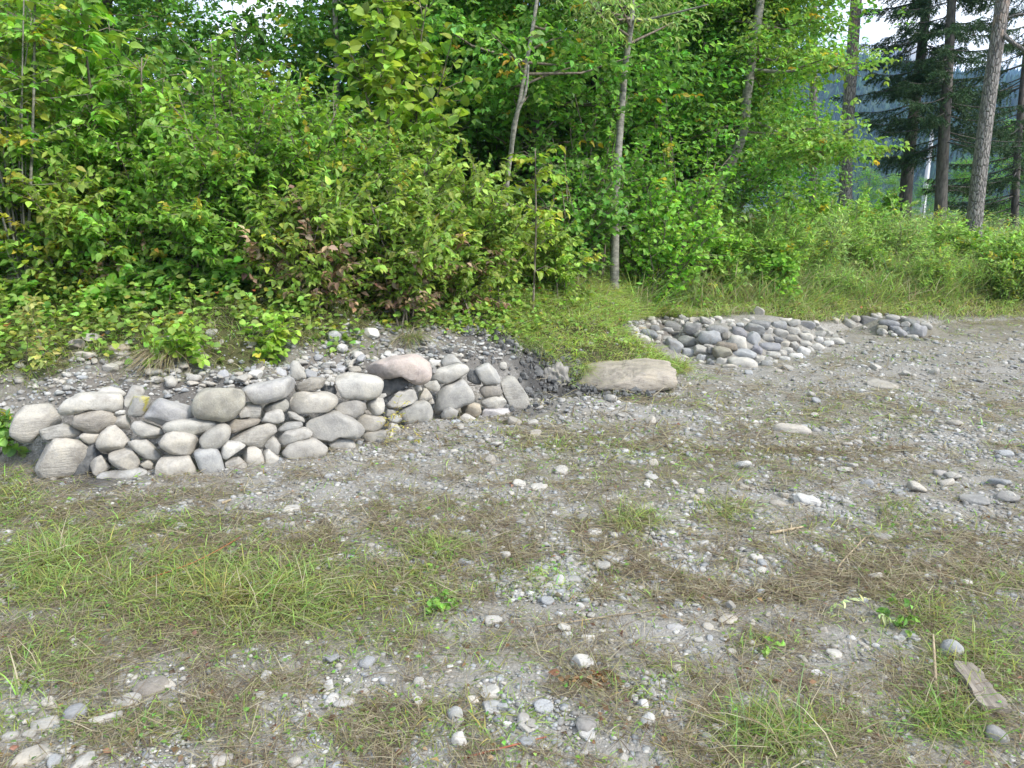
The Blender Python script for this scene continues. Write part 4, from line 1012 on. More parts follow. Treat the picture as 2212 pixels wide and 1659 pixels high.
# rubble tipped behind the wall, between its top course and the bank
def rubble_sampler():
    while True:
        px = r_.uniform(330, 960); py = r_.uniform(745, 840)
        p = ground_hit(px, py); d = float(bank_d(p[0], p[1]))
        if .22 < d < .62 and -3 < p[0] < -.05: return p[0], p[1]
scatter_stones(130, rubble_sampler, 'rubble_stone', 'small whitish rubble stone tipped behind the top course of the wall', 'rubble behind the wall', .025, .062, .8, (PALE, WHITE, PALE, WARM, (.46, .47, .49)))
def bank_sampler():
    while True:
        p = ground_hit(r_.uniform(20, 1150), r_.uniform(690, 800)); d = float(bank_d(p[0], p[1]))
        if .5 < d < 1.25 and p[0] < .1: return p[0], p[1]
scatter_stones(60, bank_sampler, 'bank_stone', 'small stone poking out of the earth bank behind the wall', 'stones in the earth bank', .018, .055, .2, (GREY, WARM, PALE, (.36, .33, .30)))

# the long flat boulder in front of the grass slope
px = [(1366 + (x - 1366) * 1.08, 818 + (y - 818) * 1.06) for x, y in [(1232,812),(1245,794),(1290,788),(1340,790),(1400,787),(1450,793),(1500,804),(1488,822),(1440,832),(1400,846),(1345,844),(1305,828),(1262,822)]]
C = ground_hit(1370, 832); 
traced_stone('flat_boulder', px, C + np.array([0, .14, -.075]), 'long flat tan boulder lying at the foot of the grass slope', 'boulder', (.47, .425, .36), None, .6, 6, 1.6, M_LAYER, 5, 777, rough=.05, smooth=3)
px = [(1160,838),(1168,812),(1185,790),(1212,788),(1226,805),(1232,838),(1195,848)]
C = ground_hit(1195, 838) + np.array([0, .12, .03])
traced_stone('clod', px, C, 'crumbly pale clod of gravelly earth right of the dug pit', 'clod', (.33, .32, .30), None, .8, 9, .9, M_STONE, 5, 778, rough=.13)

# ------------------------------------------------------------------ gravel: more than anyone could count
def gravel():
    S = Soup()
    U, Fc = ico(1)
    def add(n, py0, py1, smin, smax, mode='flat'):
        px = rng.uniform(-450, 2700, n); u = rng.random(n)
        py = py0 + (py1 - py0) * u
        dz = (py - 829.5) / FPX
        ang = PITCH + np.arctan(dz)
        Yd = CAM_H / np.tan(ang); zc = Yd * CT + CAM_H * ST
        x = (px - 1106) / FPX * zc; y = Yd
        if mode == 'bank': x = rng.uniform(-3.6, 1.6, n); y = wall_front(x) + rng.uniform(.4, 2.2, n)
        g, s, b, d = masks(x, y)
        if mode == 'bank':
            keep = (d > .25) & (rng.random(n) < 1.1 - bank_cover(x, y, d))
        else:
            keep = (clay_mask(x, y, d) < .5) & (d < .12) & (rng.random(n) < .34 + .95 * b - .6 * g) & (heap_mounds(x, y) < .03)
        x, y = x[keep], y[keep]; m = len(x)
        s = smin * (smax / smin) ** (rng.random(m) ** 2.6)
        z = height(x, y)
        a = rng.uniform(0, 6.28, m); ca, sa = np.cos(a), np.sin(a)
        sx, sy, sz = s, s * rng.uniform(.6, 1, m), s * rng.uniform(.3, .65, m)
        P = U[None] * (1 + rng.normal(0, .2, (m, len(U), 1)))
        Q = P * np.stack([sx, sy, sz], 1)[:, None]
        V = np.stack([Q[..., 0] * ca[:, None] - Q[..., 1] * sa[:, None] + x[:, None], Q[..., 0] * sa[:, None] + Q[..., 1] * ca[:, None] + y[:, None],
                      Q[..., 2] + (z + sz * .12)[:, None]], -1)
        lum = .85 if mode == 'bank' else .8
        base = lum * np.array([GREY, (.48, .47, .45), WARM, BLUE, (.36, .35, .33), WHITE, (.40, .41, .40)])[rng.integers(0, 7, m)] * rng.uniform(.6, 1.0, (m, 1))
        S.add(V.reshape(-1, 3), (Fc[None] + (np.arange(m) * len(U))[:, None, None]).reshape(-1, 3), None, np.repeat(base, len(U), 0))
    add(34000, 1250, 1950, .004, .018)
    add(40000, 950, 1300, .006, .026)
    add(37000, 740, 1000, .008, .036)
    add(2500, 690, 790, .025, .06)
    add(18000, 0, 0, .008, .04, 'bank')
    m, ns, ls, out = new_mat('gravel')
    at = node(ns, 'ShaderNodeAttribute', attribute_name='tint')
    tc = ns.new('ShaderNodeTexCoord'); n = node(ns, 'ShaderNodeTexNoise', Scale=60.0, Detail=4); ls.new(tc.outputs['Object'], n.inputs['Vector'])
    c = mixc(ns, ls, .7, at.outputs['Color'], ramp(ns, ls, n.outputs['Fac'], [(.3, .6), (.7, 1.25)]), 'MULTIPLY')
    p = node(ns, 'ShaderNodeBsdfPrincipled', Roughness=.85); ls.new(c, p.inputs['Base Color']); ls.new(p.outputs[0], out.inputs['Surface'])
    tag(put('gravel', S.mesh('gravel', m, True)), kind='stuff')
gravel()
def crumbs():
    """crumbled earth in the dug hollow and along the foot of the cut"""
    S = Soup(); U, Fc = ico(1); n = 5200
    x = rng.uniform(-.7, 1.3, n); y = rng.uniform(5.9, 7.6, n); d = bank_d(x, y)
    k = rng.random(n) < clay_mask(x, y, d) * 1.1 - .25; x, y = x[k], y[k]; m = len(x)
    s = .006 * (7 ** (rng.random(m) ** 2.0)); P = U[None] * (1 + rng.normal(0, .25, (m, len(U), 1))) * (s[:, None, None] * rng.uniform(.6, 1.1, (m, 1, 3)))
    V = P + np.stack([x, y, height(x, y) + s * .3 + .012], 1)[:, None]
    S.add(V.reshape(-1, 3), (Fc[None] + (np.arange(m) * len(U))[:, None, None]).reshape(-1, 3), None, np.ones((m * len(U), 3)))
    tag(put('earth_crumbs', S.mesh('earth_crumbs', M_CLAY, False)), kind='stuff')
crumbs()

# ------------------------------------------------------------------ small things lying on the ground
def wood_mat(name, a, b):
    m, ns, ls, out = new_mat(name)
    tc = ns.new('ShaderNodeTexCoord'); mp = node(ns, 'ShaderNodeMapping'); mp.inputs['Scale'].default_value = (60, 4, 60)
    ls.new(tc.outputs['Object'], mp.inputs['Vector'])
    n = node(ns, 'ShaderNodeTexNoise', Scale=1.0, Detail=6, Roughness=.6); ls.new(mp.outputs[0], n.inputs['Vector'])
    p = node(ns, 'ShaderNodeBsdfPrincipled', Roughness=.85); ls.new(ramp(ns, ls, n.outputs['Fac'], [(.35, a), (.65, b)]), p.inputs['Base Color'])
    bp = node(ns, 'ShaderNodeBump', Strength=.4, Distance=.01); ls.new(n.outputs['Fac'], bp.inputs['Height']); ls.new(bp.outputs[0], p.inputs['Normal'])
    ls.new(p.outputs[0], out.inputs['Surface']); return m
M_WOOD = wood_mat('weathered_wood', (.13, .112, .093), (.28, .245, .205))
M_STICK = wood_mat('dry_stick', (.22, .17, .11), (.42, .34, .22))
a = ground_hit(2078, 1445); b = ground_hit(2152, 1545)
bm = bmesh.new()
L = float(np.linalg.norm((b - a)[:2])); 
nseg = 14
rows = []
for q in range(nseg + 1):
    t = q / nseg; w = .036 + .012 * t + .004 * math.sin(9 * t) ; yy = (t - .5) * L
    if q in (0, nseg): w *= .86
    rows.append([bm.verts.new((-w + .004 * math.sin(23 * t), yy, -.008)), bm.verts.new((w, yy + .01 * math.sin(31 * t), -.008)), bm.verts.new((w * .97, yy + .01 * math.sin(31 * t), .011)), bm.verts.new((-w * .97 + .004 * math.sin(23 * t), yy, .011))])
for q in range(nseg):
    for e in range(4): bm.faces.new((rows[q][e], rows[q][(e + 1) % 4], rows[q + 1][(e + 1) % 4], rows[q + 1][e]))
bm.faces.new(rows[0][::-1]); bm.faces.new(rows[-1])
bmesh.ops.recalc_face_normals(bm, faces=bm.faces)
me = bpy.data.meshes.new('wooden_board'); bm.to_mesh(me); bm.free(); me.materials.append(M_WOOD)
mid = (a + b) / 2
o = put('wooden_board', me, None, (mid[0], mid[1], float(height(mid[0], mid[1])) + .019))
o.rotation_euler = (.03, -.05, math.atan2(-(b - a)[0], (b - a)[1]))
tag(o, 'weathered grey brown wooden board lying in dry grass', 'board')
def stick(pts, r, label, name='stick', mat=None, side=()):
    P = curve_pts([ground_hit(*p) + np.array([0, 0, r + h]) for *p, h in pts], 5)
    S = Soup(); c = P.mean(0); tube(S, P - c, np.linspace(r, r * .6, len(P)), 6)
    for i0, dx, dy, dz in side:
        tube(S, [P[i0] - c, P[i0] - c + np.array([dx, dy, dz])], [r * .6, r * .3], 5)
    o = put(name, S.mesh(name, mat or M_STICK, True), None, c)
    tag(o, label, 'stick', 'dry sticks')
stick([(1662,1155,.0),(1700,1152,.01),(1735,1143,.005)], .009, 'bent pale stick lying across the gravel', side=((6, .02, .05, .01),))
stick([(1822,1250,.0),(1810,1232,.01),(1850,1190,.02),(1872,1160,.0)], .005, 'thin forked dry stalk pointing away into the straw')
stick([(1160,1355,.0),(1300,1340,.01),(1425,1318,.0)], .003, 'long thin dry stalk crossing the foreground gravel')
stick([(2022,1490,.0),(2012,1400,.05)], .006, 'short brown stake leaning left of the board')
stick([(300,1262,.01),(420,1225,.02),(520,1170,.02)], .004, 'reddish dry stalk lying in the green grass', mat=wood_mat('red_stalk', (.22, .07, .03), (.35, .13, .06)))
stick([(480,1090,.0),(500,1085,.008)], .009, 'short pale chip of wood in front of the wall')
stick([(1000,1640,.0),(1180,1600,.01)], .004, 'reddish twig lying on gravel at the bottom edge', mat=wood_mat('red_twig', (.20, .06, .04), (.33, .11, .06)))
# ------------------------------------------------------------------ plants: builders
G_DOG = (.068, .125, .026); G_DOG2 = (.08, .122, .03); C_PINK = (.14, .105, .085); C_YEL = (.135, .135, .025)
G_HAZ = (.09, .14, .03); G_WAL = (.08, .145, .03); G_BIR = (.055, .115, .028); G_WIL = (.095, .14, .055); G_DEEP = (.032, .072, .018)
def rand_dirs(n, r=None):
    return nrm(rng.normal(0, 1, (n, 3)))
def twig_leaves(S, A, B, n_pairs, ln, col, shape, droop, lat=.8, sag=.35, s=.26, hue=.09):
    """opposite leaves along many twigs A->B at once; col: per twig colours (m,3)"""
    A = np.asarray(A); B = np.asarray(B); m = len(A)
    if m == 0: return
    D = nrm(B - A)
    t = (np.arange(n_pairs) + .6) / n_pairs
    P = A[:, None] + (B - A)[:, None] * t[None, :, None] + rng.normal(0, ln * .12, (m, n_pairs, 3))
    side = nrm(np.cross(D, np.array([0, 0, 1.0])) + rng.normal(0, .35, (m, 3)))
    for sg in (-1, 1):
        dd = D[:, None] * .75 + sg * side[:, None] * lat + rng.normal(0, .33, P.shape) - np.array([0, 0, sag])
        nn = np.array([0, 0, 1.0]) + rng.normal(0, .45, P.shape)
        k = m * n_pairs
        C = np.repeat(col, n_pairs, 0) * np.exp(rng.normal(0, s, (k, 1))) * np.exp(rng.normal(0, hue, (k, 3)))
        leaves(S, P.reshape(-1, 3), dd.reshape(-1, 3), nn.reshape(-1, 3), ln * rng.uniform(.6, 1.25, k), np.clip(C, .003, .8), shape, droop)
def grow(base_n, height, spread, r):
    """stems of a shrub as quadratic arcs, returned as arrays of points"""
    out = []
    for q in range(base_n):
        a = r.uniform(0, 2 * math.pi); rad = spread * math.sqrt(r.random())
        top = height * (1 - .45 * (rad / spread) ** 2) * r.uniform(.8, 1.05)
        b = np.array([math.cos(a), math.sin(a), 0]) * rad
        p0 = np.array([r.normal(0, .12), r.normal(0, .12), -.08])
        mid = p0 * .6 + b * .28 + np.array([0, 0, top * .62]); end = b + np.array([0, 0, top])
        t = np.linspace(0, 1, 9)[:, None]
        out.append((1 - t) ** 2 * p0 + 2 * t * (1 - t) * mid + t * t * end + np.cumsum(r.normal(0, .012, (9, 3)), 0))
    return out
def shrub(name, label, cat, loc, height_, spread, stems, twigs, twig_len, pairs, ln, colour, shape='ovate', droop=.3, group=None, low=.2, pale=None, seed=0, bare=0, sag=.35, stem_r=.009, leafmat=None):
    r = np.random.default_rng(seed + 11)
    rt = root(name, loc, label, cat, group)
    St, Lf = Soup(), Soup()
    A, B, Cc = [], [], []
    for P in grow(stems, height_, spread, r):
        tube(St, P, np.linspace(stem_r, stem_r * .35, len(P)), 5)
        for q in range(twigs):
            u = low + (1 - low) * (q + r.random()) / twigs
            i = min(int(u * 8), 7); f = u * 8 - i
            a = P[i] * (1 - f) + P[i + 1] * f
            d = nrm(P[i + 1] - P[i]) * .55 + np.array([r.normal(0, .75), r.normal(0, .75), r.normal(.12, .3)])
            b = a + nrm(d) * twig_len * r.uniform(.5, 1.2) * (1.15 - .4 * u)
            A.append(a); B.append(b)
            hgt = a[2] / height_
            c = np.array(colour)
            if pale is not None and r.random() < pale[1] * max(0, 1 - hgt / pale[2]): c = np.array(pale[0]) * r.uniform(.7, 1.15)
            elif r.random() < .02: c = np.array(C_YEL)
            Cc.append(c * math.exp(r.normal(0, .17)))
    A, B, Cc = np.array(A), np.array(B), np.array(Cc)
    for a, b in zip(A, B): tube(St, [a, (a + b) / 2 + r.normal(0, .01, 3), b], [stem_r * .4, stem_r * .3, stem_r * .15], 3, cap=False)
    twig_leaves(Lf, A, B, pairs, ln, Cc, shape, droop, sag=sag)
    put('stems', St.mesh('stems', M_TWIG, True), rt)
    put('foliage', Lf.mesh('foliage', leafmat or M_LEAF, False), rt)
    return rt
def copy_tree(src, loc, rz, scale, label, group=None, cat=None):
    c = src.copy(); COL.objects.link(c)
    c.location = tuple(float(v) for v in loc); c.rotation_euler = (0, 0, rz); c.scale = (scale,) * 3
    c['label'] = label
    if group: c['group'] = group
    elif 'group' in c: del c['group']
    for ch in src.children:
        k = ch.copy(); COL.objects.link(k); k.parent = c
        for g in ch.children:
            q = g.copy(); COL.objects.link(q); q.parent = k
    return c
def ground_at(px, Y):
    zc = Y * CT + .5
    x = (px - 1106) / FPX * zc
    z = float(height(x, Y)); zc = Y * CT - (z - CAM_H) * ST
    x = (px - 1106) / FPX * zc
    return np.array([x, Y, float(height(x, Y))])
def top_h(px, py, Y, base):
    return at_depth(px, py, Y)[2] - base[2]

# ------------------------------------------------------------------ the dogwood thicket and its neighbours on the bank, left
DOG = 'dogwood shrubs of the thicket on the bank'
def dog(px, Y, top, spread, stems, label, colour=G_DOG, ln=.063, pale=None, seed=0, twigs=20, low=.15, tw=.42, name='dogwood_shrub'):
    b = ground_at(px, Y)
    return shrub(name, label, 'shrub', b, top_h(px, top, Y, b), spread, stems, twigs, tw, 8, ln, colour, 'ovate', .32, DOG, low, pale, seed)
dog(340, 7.3, 150, .85, 24, 'tall green dogwood shrub behind the walnut sapling, second from the left edge', seed=1)
dog(540, 7.1, 95, .85, 26, 'tallest dogwood shrub of the thicket with dull green drooping leaves', seed=2)
dog(700, 7.3, 190, .85, 24, 'green dogwood shrub below the yellow green hazel leaves', seed=3)
dog(880, 7.5, 250, .85, 24, 'dogwood shrub with pale green leaves left of the slender pale trunk', G_DOG2, seed=4)
dog(1040, 7.8, 360, .75, 20, 'low dogwood shrub under the leaning double trunk', G_DOG2, seed=5, pale=(C_PINK, .25, .6))
dog(690, 6.55, 400, .62, 22, 'dogwood shrub with many pinkish brown leaves low over the rubble of the wall', G_DOG2, seed=6, pale=(C_PINK, .5, .7), low=.05)
dog(480, 6.75, 330, .6, 20, 'green dogwood shrub over a dark hollow at its foot', G_DOG, seed=7, low=.35)
dog(860, 6.9, 380, .62, 20, 'yellowish green dogwood shrub at the front right of the thicket', G_DOG2, seed=8, pale=(C_PINK, .4, .4), low=.06)
dog(990, 7.5, 470, .42, 15, 'small dogwood shrub in grass at the right end of the thicket', G_DOG2, seed=9, pale=(C_PINK, .35, .6), low=.05)
dog(1185, 8.6, 460, .42, 12, 'small dogwood shrub right of the slender pale trunk', G_DOG2, seed=10, low=.05)
dog(620, 7.9, 130, .8, 18, 'dim dogwood shrub in the second row behind the tallest one', G_DOG, seed=11)
dog(790, 8.1, 190, .8, 18, 'dim dogwood shrub in the second row behind the hazel stems', G_DOG, seed=12)
# left edge
b = ground_at(60, 6.35)
e = root('buckthorn_shrub', b, 'tall shrub with a thin straight grey stem and oval leaves at the left edge', 'shrub')
def edge_shrub(e, b):
    r = np.random.default_rng(50); St, Lf = Soup(), Soup(); A, B = [], []
    for q in range(15):
        if q == 0: P = np.array([at_depth(x, y, Y) for x, y, Y in ((58, 640, 6.35), (66, 400, 6.4), (74, 150, 6.45), (76, -150, 6.5), (80, -400, 6.5))]) - b; rad = .014
        else:
            a = r.uniform(0, 6.28); s = r.uniform(.2, .75)
            P = np.array([[0, 0, -.1], [.3 * s * math.cos(a), .3 * s * math.sin(a), 1.3], [s * math.cos(a), s * math.sin(a), r.uniform(2.2, 3.6)]]); rad = .009
        P = curve_pts(P, 4)
        tube(St, P, np.linspace(rad, rad * .4, len(P)), 6)
        for k in range(26):
            i = int(r.integers(1, len(P) - 1)); d = np.array([r.normal(0, .8), r.normal(0, .8), r.normal(.15, .3)])
            A.append(P[i]); B.append(P[i] + nrm(d) * r.uniform(.2, .55))
    A, B = np.array(A), np.array(B)
    for p, q in zip(A, B): tube(St, [p, q], [.004, .002], 3, cap=False)
    col = vary((.075, .13, .03), len(A), .2, .08); yl = r.random(len(A)) < .07; col[yl] = C_YEL
    twig_leaves(Lf, A, B, 7, .072, col, 'ovate', .2, .85, .2)
    put('stems', St.mesh('stems', M_GREYBARK, True), e); put('foliage', Lf.mesh('foliage', M_LEAF), e)
edge_shrub(e, b)
dog(-60, 6.5, 60, .8, 18, 'green shrub cut off by the left edge', (.07, .13, .03), .068, None, 21, name='buckthorn_shrub')
dog(170, 6.55, 330, .6, 18, 'low shrub with yellowing leaves left of the dark hollow', (.085, .125, .03), .066, (C_YEL, .35, .8), 22, low=.05, name='buckthorn_shrub')
dog(300, 6.6, 430, .5, 14, 'low green shrub beside the dark hollow', G_DOG, .07, (C_PINK, .3, .6), 23, low=.05)
dog(90, 7.6, 20, .9, 22, 'shrub in deep shade behind the thin grey stem', (.06, .12, .028), .07, None, 24, name='buckthorn_shrub')

# the walnut sapling: long feathered leaves
def feather_plant(name, label, cat, b, stems, n_fronds, frond, leaflet, pairs, colour, seed):
    r = np.random.default_rng(seed); e = root(name, b, label, cat); St, Lf = Soup(), Soup()
    A, B = [], []
    for P in stems:
        P = curve_pts(P, 5); tube(St, P, np.linspace(.014, .006, len(P)), 6)
        for k in range(n_fronds):
            u = .35 + .65 * (k + r.random()) / n_fronds; i = min(int(u * (len(P) - 1)), len(P) - 1)
            a = r.uniform(0, 6.28); d = np.array([math.cos(a), math.sin(a), r.uniform(-.1, .55)])
            A.append(P[i]); B.append(P[i] + nrm(d) * frond * r.uniform(.7, 1.2))
    for p, q in zip(A, B):
        m = (np.array(p) + q) / 2 + np.array([0, 0, .05]); tube(St, [p, m, q], [.004, .003, .002], 4, cap=False)
    A, B = np.array(A), np.array(B)
    twig_leaves(Lf, A, B, pairs, leaflet, vary(colour, len(A), .14, .05), 'ovate', .35, 1.0, .3, .1)
    put('stems', St.mesh('stems', M_TWIG, True), e); put('foliage', Lf.mesh('foliage', M_LEAF), e)
b = ground_at(245, 7.0)
z = top_h(245, 30, 7.0, b)
feather_plant('walnut_sapling', 'bright green walnut sapling with long feathered leaves rising above the thicket at the upper left', 'sapling', b,
    [np.array([[0, 0, -.1], [.02, 0, z * .5], [-.05, .05, z]]), np.array([[0, .1, -.1], [.3, .1, z * .5], [.42, .1, z * .86]]), np.array([[-.05, 0, -.1], [-.35, .1, z * .55], [-.5, .1, z * 1.04]]), np.array([[0, 0, z * .5], [.1, -.2, z * .8], [.15, -.3, z * 1.02]])],
    26, .45, .108, 7, G_WAL, 71)
b = ground_at(1150, 7.9); z = top_h(1150, 300, 7.9, b)
feather_plant('ash_seedling', 'small yellow green ash seedling with feathered leaves right of the slender pale trunk', 'sapling', b,
    [np.array([[0, 0, -.1], [.03, 0, z * .5], [.02, .05, z * .95]])], 20, .3, .085, 6, (.11, .15, .03), 72)
# hazel with big round leaves
b = ground_at(880, 8.3)
shrub('hazel_bush', 'hazel bush with big round yellow green leaves at the top above the dogwoods', 'bush', b, top_h(850, -60, 8.3, b), .8, 11, 15, .5, 4, .115, G_HAZ, 'round', .3, None, .52, None, 81, stem_r=.016)

# ------------------------------------------------------------------ broadleaf trees
def crown_clumps(S_leaf, S_wood, axis_pts, n, reach, r, clump, per, ln, colour, shape, flat=.5, lo=.25, sag=.2, droop=.25, away=0.0):
    """boughs from the trunk, each carrying a loose clump of leafy twigs"""
    for q in range(n):
        u = lo + (1 - lo) * r.random()
        i = min(int(u * (len(axis_pts) - 1)), len(axis_pts) - 2)
        a = axis_pts[i]
        an = r.uniform(0, 6.28); L = reach * r.uniform(.35, 1.0) * (1.15 - .6 * max(0, u - .5) * 2)
        if away and math.sin(an) < -.15 and r.random() < away: an = -an
        d = np.array([math.cos(an), math.sin(an), r.uniform(-.05, .5)])
        b = a + nrm(d) * L
        m = (a + b) / 2 + np.array([0, 0, -.06 * L]) + r.normal(0, .05, 3)
        tube(S_wood, [a, m, b], [.018, .012, .005], 4, cap=False)
        k = per
        A = (m + (b - m) * r.random((k, 1)) ** .7) + r.normal(0, 1, (k, 3)) * np.array([clump, clump, clump * flat]) * .6
        B = A + nrm(r.normal(0, 1, (k, 3)) * np.array([1, 1, flat * .6]) + (b - a) * .4 / L) * clump * r.uniform(.5, 1.0, (k, 1))
        c = vary(np.array(colour) * math.exp(r.normal(0, .15)), k, .15, .06)
        yl = r.random(k) < .012; c[yl] = (.16, .13, .025)
        twig_leaves(S_leaf, A, B, 4, ln, c, shape, droop, .8, sag)
def make_tree(name, label, cat, pts, r0, r1, crowns, bark, group=None, boughs=(), seed=0, leafmat=None):
    """pts: trunk points in the world (first is the foot); crowns: dicts for crown_clumps"""
    r = np.random.default_rng(seed + 200)
    pts = np.array(pts, float); b = pts[0].copy(); P = curve_pts(pts - b, 6)
    e = root(name, b, label, cat, group)
    W, Lf, Bw = Soup(), Soup(), Soup()
    tube(W, P, np.linspace(r0, r1, len(P)) * (1 + .35 * np.exp(-np.linspace(0, 14, len(P)))), 12)
    for bp, ba, bb in boughs:
        Q = curve_pts(np.array(bp) - b, 5); tube(W, Q, np.linspace(ba, bb, len(Q)), 7)
    for cr in crowns:
        cr = dict(cr); ax = cr.pop('axis', None)
        crown_clumps(Lf, Bw, P if ax is None else np.array(ax) - b, r=r, **cr)
    t = put('trunk', W.mesh('trunk', bark, True), e)
    if Bw.n: put('branches', Bw.mesh('branches', M_TWIG, True), e)
    if Lf.n: put('crown', Lf.mesh('crown', leafmat or M_LEAF), e)
    return e
def foot(px, Y): return ground_at(px, Y) - np.array([0, 0, .1])
# slender pale trunk with a dark second stem
f0 = foot(1088, 8.6)
make_tree('slender_tree', 'slender pale trunked tree with a dark crooked second stem behind the dogwoods', 'tree',
    [f0, at_depth(1093, 430, 8.6), at_depth(1108, 300, 8.65), at_depth(1133, 160, 8.7), at_depth(1160, 0, 8.8), at_depth(1185, -200, 8.9), at_depth(1190, -520, 9.0)], .028, .014,
    [dict(away=.85, n=34, reach=1.25, clump=.34, per=26, ln=.075, colour=G_BIR, shape='ovate', lo=.42)], M_GREYBARK,
    boughs=[([at_depth(1104, 330, 8.64), at_depth(1112, 260, 8.5), at_depth(1135, 200, 8.45), at_depth(1142, 140, 8.45)], .028, .008)], seed=1)
# smooth grey young tree with willow leaves
f0 = foot(1327, 9.4)
make_tree('young_willow_tree', 'young tree with a smooth straight grey trunk rising from the grass slope', 'tree',
    [f0, at_depth(1330, 430, 9.4), at_depth(1338, 300, 9.4), at_depth(1350, 150, 9.45), at_depth(1364, 40, 9.5), at_depth(1372, -120, 9.5), at_depth(1380, -420, 9.5)], .05, .024,
    [dict(away=.85, n=30, reach=1.5, clump=.38, per=26, ln=.085, colour=(.105, .15, .06), shape='lance', lo=.56, sag=.35)], M_GREYBARK,
    boughs=[([at_depth(1364, 45, 9.5), at_depth(1400, 42, 9.3), at_depth(1450, 30, 9.1), at_depth(1530, 10, 8.9)], .02, .008)], seed=2)
# leaning beech with layered boughs
f0 = foot(1498, 12.5)
make_tree('leaning_beech_tree', 'leaning grey trunked beech with flat layers of bright foliage', 'tree',
    [f0, at_depth(1520, 480, 12.5), at_depth(1555, 395, 12.4), at_depth(1600, 300, 12.3), at_depth(1614, 200, 12.2), at_depth(1636, 50, 12.2), at_depth(1650, -80, 12.2), at_depth(1660, -350, 12.2)], .105, .05,
    [dict(away=.97, n=46, reach=1.6, clump=.45, per=42, ln=.072, colour=(.055, .10, .024), shape='ovate', flat=.25, lo=.38),
     dict(n=8, reach=.8, clump=.4, per=30, ln=.072, colour=(.06, .105, .026), shape='ovate', flat=.3, lo=0.0, axis=[at_depth(1640, 120, 12.1), at_depth(1720, 150, 11.9), at_depth(1800, 150, 11.8), at_depth(1850, 160, 11.8)]),
     dict(n=12, reach=.8, clump=.42, per=30, ln=.072, colour=(.06, .105, .026), shape='ovate', flat=.3, lo=0.0, axis=[at_depth(1605, 270, 12.3), at_depth(1680, 300, 11.6), at_depth(1760, 330, 11.2), at_depth(1800, 340, 11.0)])],
    M_GREYBARK, boughs=[([at_depth(1606, 268, 12.3), at_depth(1650, 270, 12.0), at_depth(1700, 300, 11.7), at_depth(1760, 335, 11.4)], .03, .008),
                        ([at_depth(1622, 150, 12.2), at_depth(1700, 155, 12.0), at_depth(1780, 140, 11.8), at_depth(1860, 165, 11.7)], .03, .008)], seed=3)
# round leaved bushes in the gap
for k, (px, Y, top, sp, label, c) in enumerate([
    (1230, 9.3, 330, .75, 'green bush with small round leaves between the two slender trunks', G_BIR),
    (1420, 10.0, 330, .75, 'bright green alder bush right of the smooth grey trunk', (.075, .15, .03)),
    (1275, 9.9, 120, .95, 'tall alder bush in shade between the two slender trunks', G_BIR),
    (1455, 11.0, 180, .95, 'tall alder bush left of the leaning beech', (.06, .13, .026))]):
    b = ground_at(px, Y)
    shrub('alder_bush', label, 'bush', b, top_h(px, top, Y, b), sp, 17, 16, .5, 5, .068, c, 'round', .25, 'alder bushes behind the grass slope', .12, None, 90 + k, stem_r=.012)

# trees of the wood behind: three made, the others copies
def wood_tree(px, Y, label, seed, colour, H=9.0, reach=2.3, ln=.085, n=74, lo=.16, lean=.0, shape='ovate', per=52, clump=.62):
    f0 = foot(px, Y)
    return make_tree('broadleaf_tree', label, 'tree', [f0, f0 + [lean * .3, 0, H * .3], f0 + [lean, .1, H * .65], f0 + [lean * 1.2, 0, H]], .11, .03,
        [dict(n=n, reach=reach, clump=clump, per=per, ln=ln, colour=colour, shape=shape, lo=lo)], M_DARKBARK, 'broadleaf trees of the wood behind', seed=seed)
T1 = wood_tree(850, 11.8, 'dark trunked broadleaf tree whose leaves stand behind the hazel bush', 31, G_BIR)
T2 = wood_tree(1150, 11.5, 'broadleaf tree behind the slender pale trunk', 32, (.045, .10, .024), reach=2.2)
T3 = wood_tree(1480, 15.0, 'deep green broadleaf tree behind the leaning beech', 33, (.04, .095, .02), lean=.3)
WOODS = [(T2, 150, 11.0, .95, 'broadleaf tree behind the walnut sapling'), (T1, -120, 9.6, .9, 'broadleaf tree beyond the left edge of the thicket'), (T3, 270, 12.6, 1.0, 'broadleaf tree whose boughs cross above the walnut sapling'),
 (T1, 960, 13.0, 1.05, 'broadleaf tree between the hazel bush and the slender pale trunk'), (T3, 1290, 13.2, 1.0, 'broadleaf tree behind the smooth grey trunk'), (T2, 1370, 14.0, 1.05, 'shaded broadleaf tree left of the leaning beech trunk'),
 (T1, 1560, 17.5, .9, 'broadleaf tree behind the layered beech foliage'), (T2, 390, 17.0, 1.0, 'broadleaf tree standing under the bright gap in the leaves'), (T3, 40, 15.0, 1.2, 'dim broadleaf tree far back at the upper left'),
 (T1, 1180, 18.0, 1.3, 'dim broadleaf tree far back above the dogwoods'), (T2, 900, 18.5, 1.25, 'dim broadleaf tree far back behind the hazel bush'), (T3, 1400, 20.0, 1.25, 'dim broadleaf tree far back in the middle of the wood'), (T2, 1530, 24, 1.1, 'dim broadleaf tree at the right end of the far wood')]
for k, (src, px, Y, s, label) in enumerate(WOODS):
    copy_tree(src, foot(px, Y), 1.3 + k * 2.1, s, label, 'broadleaf trees of the wood behind')
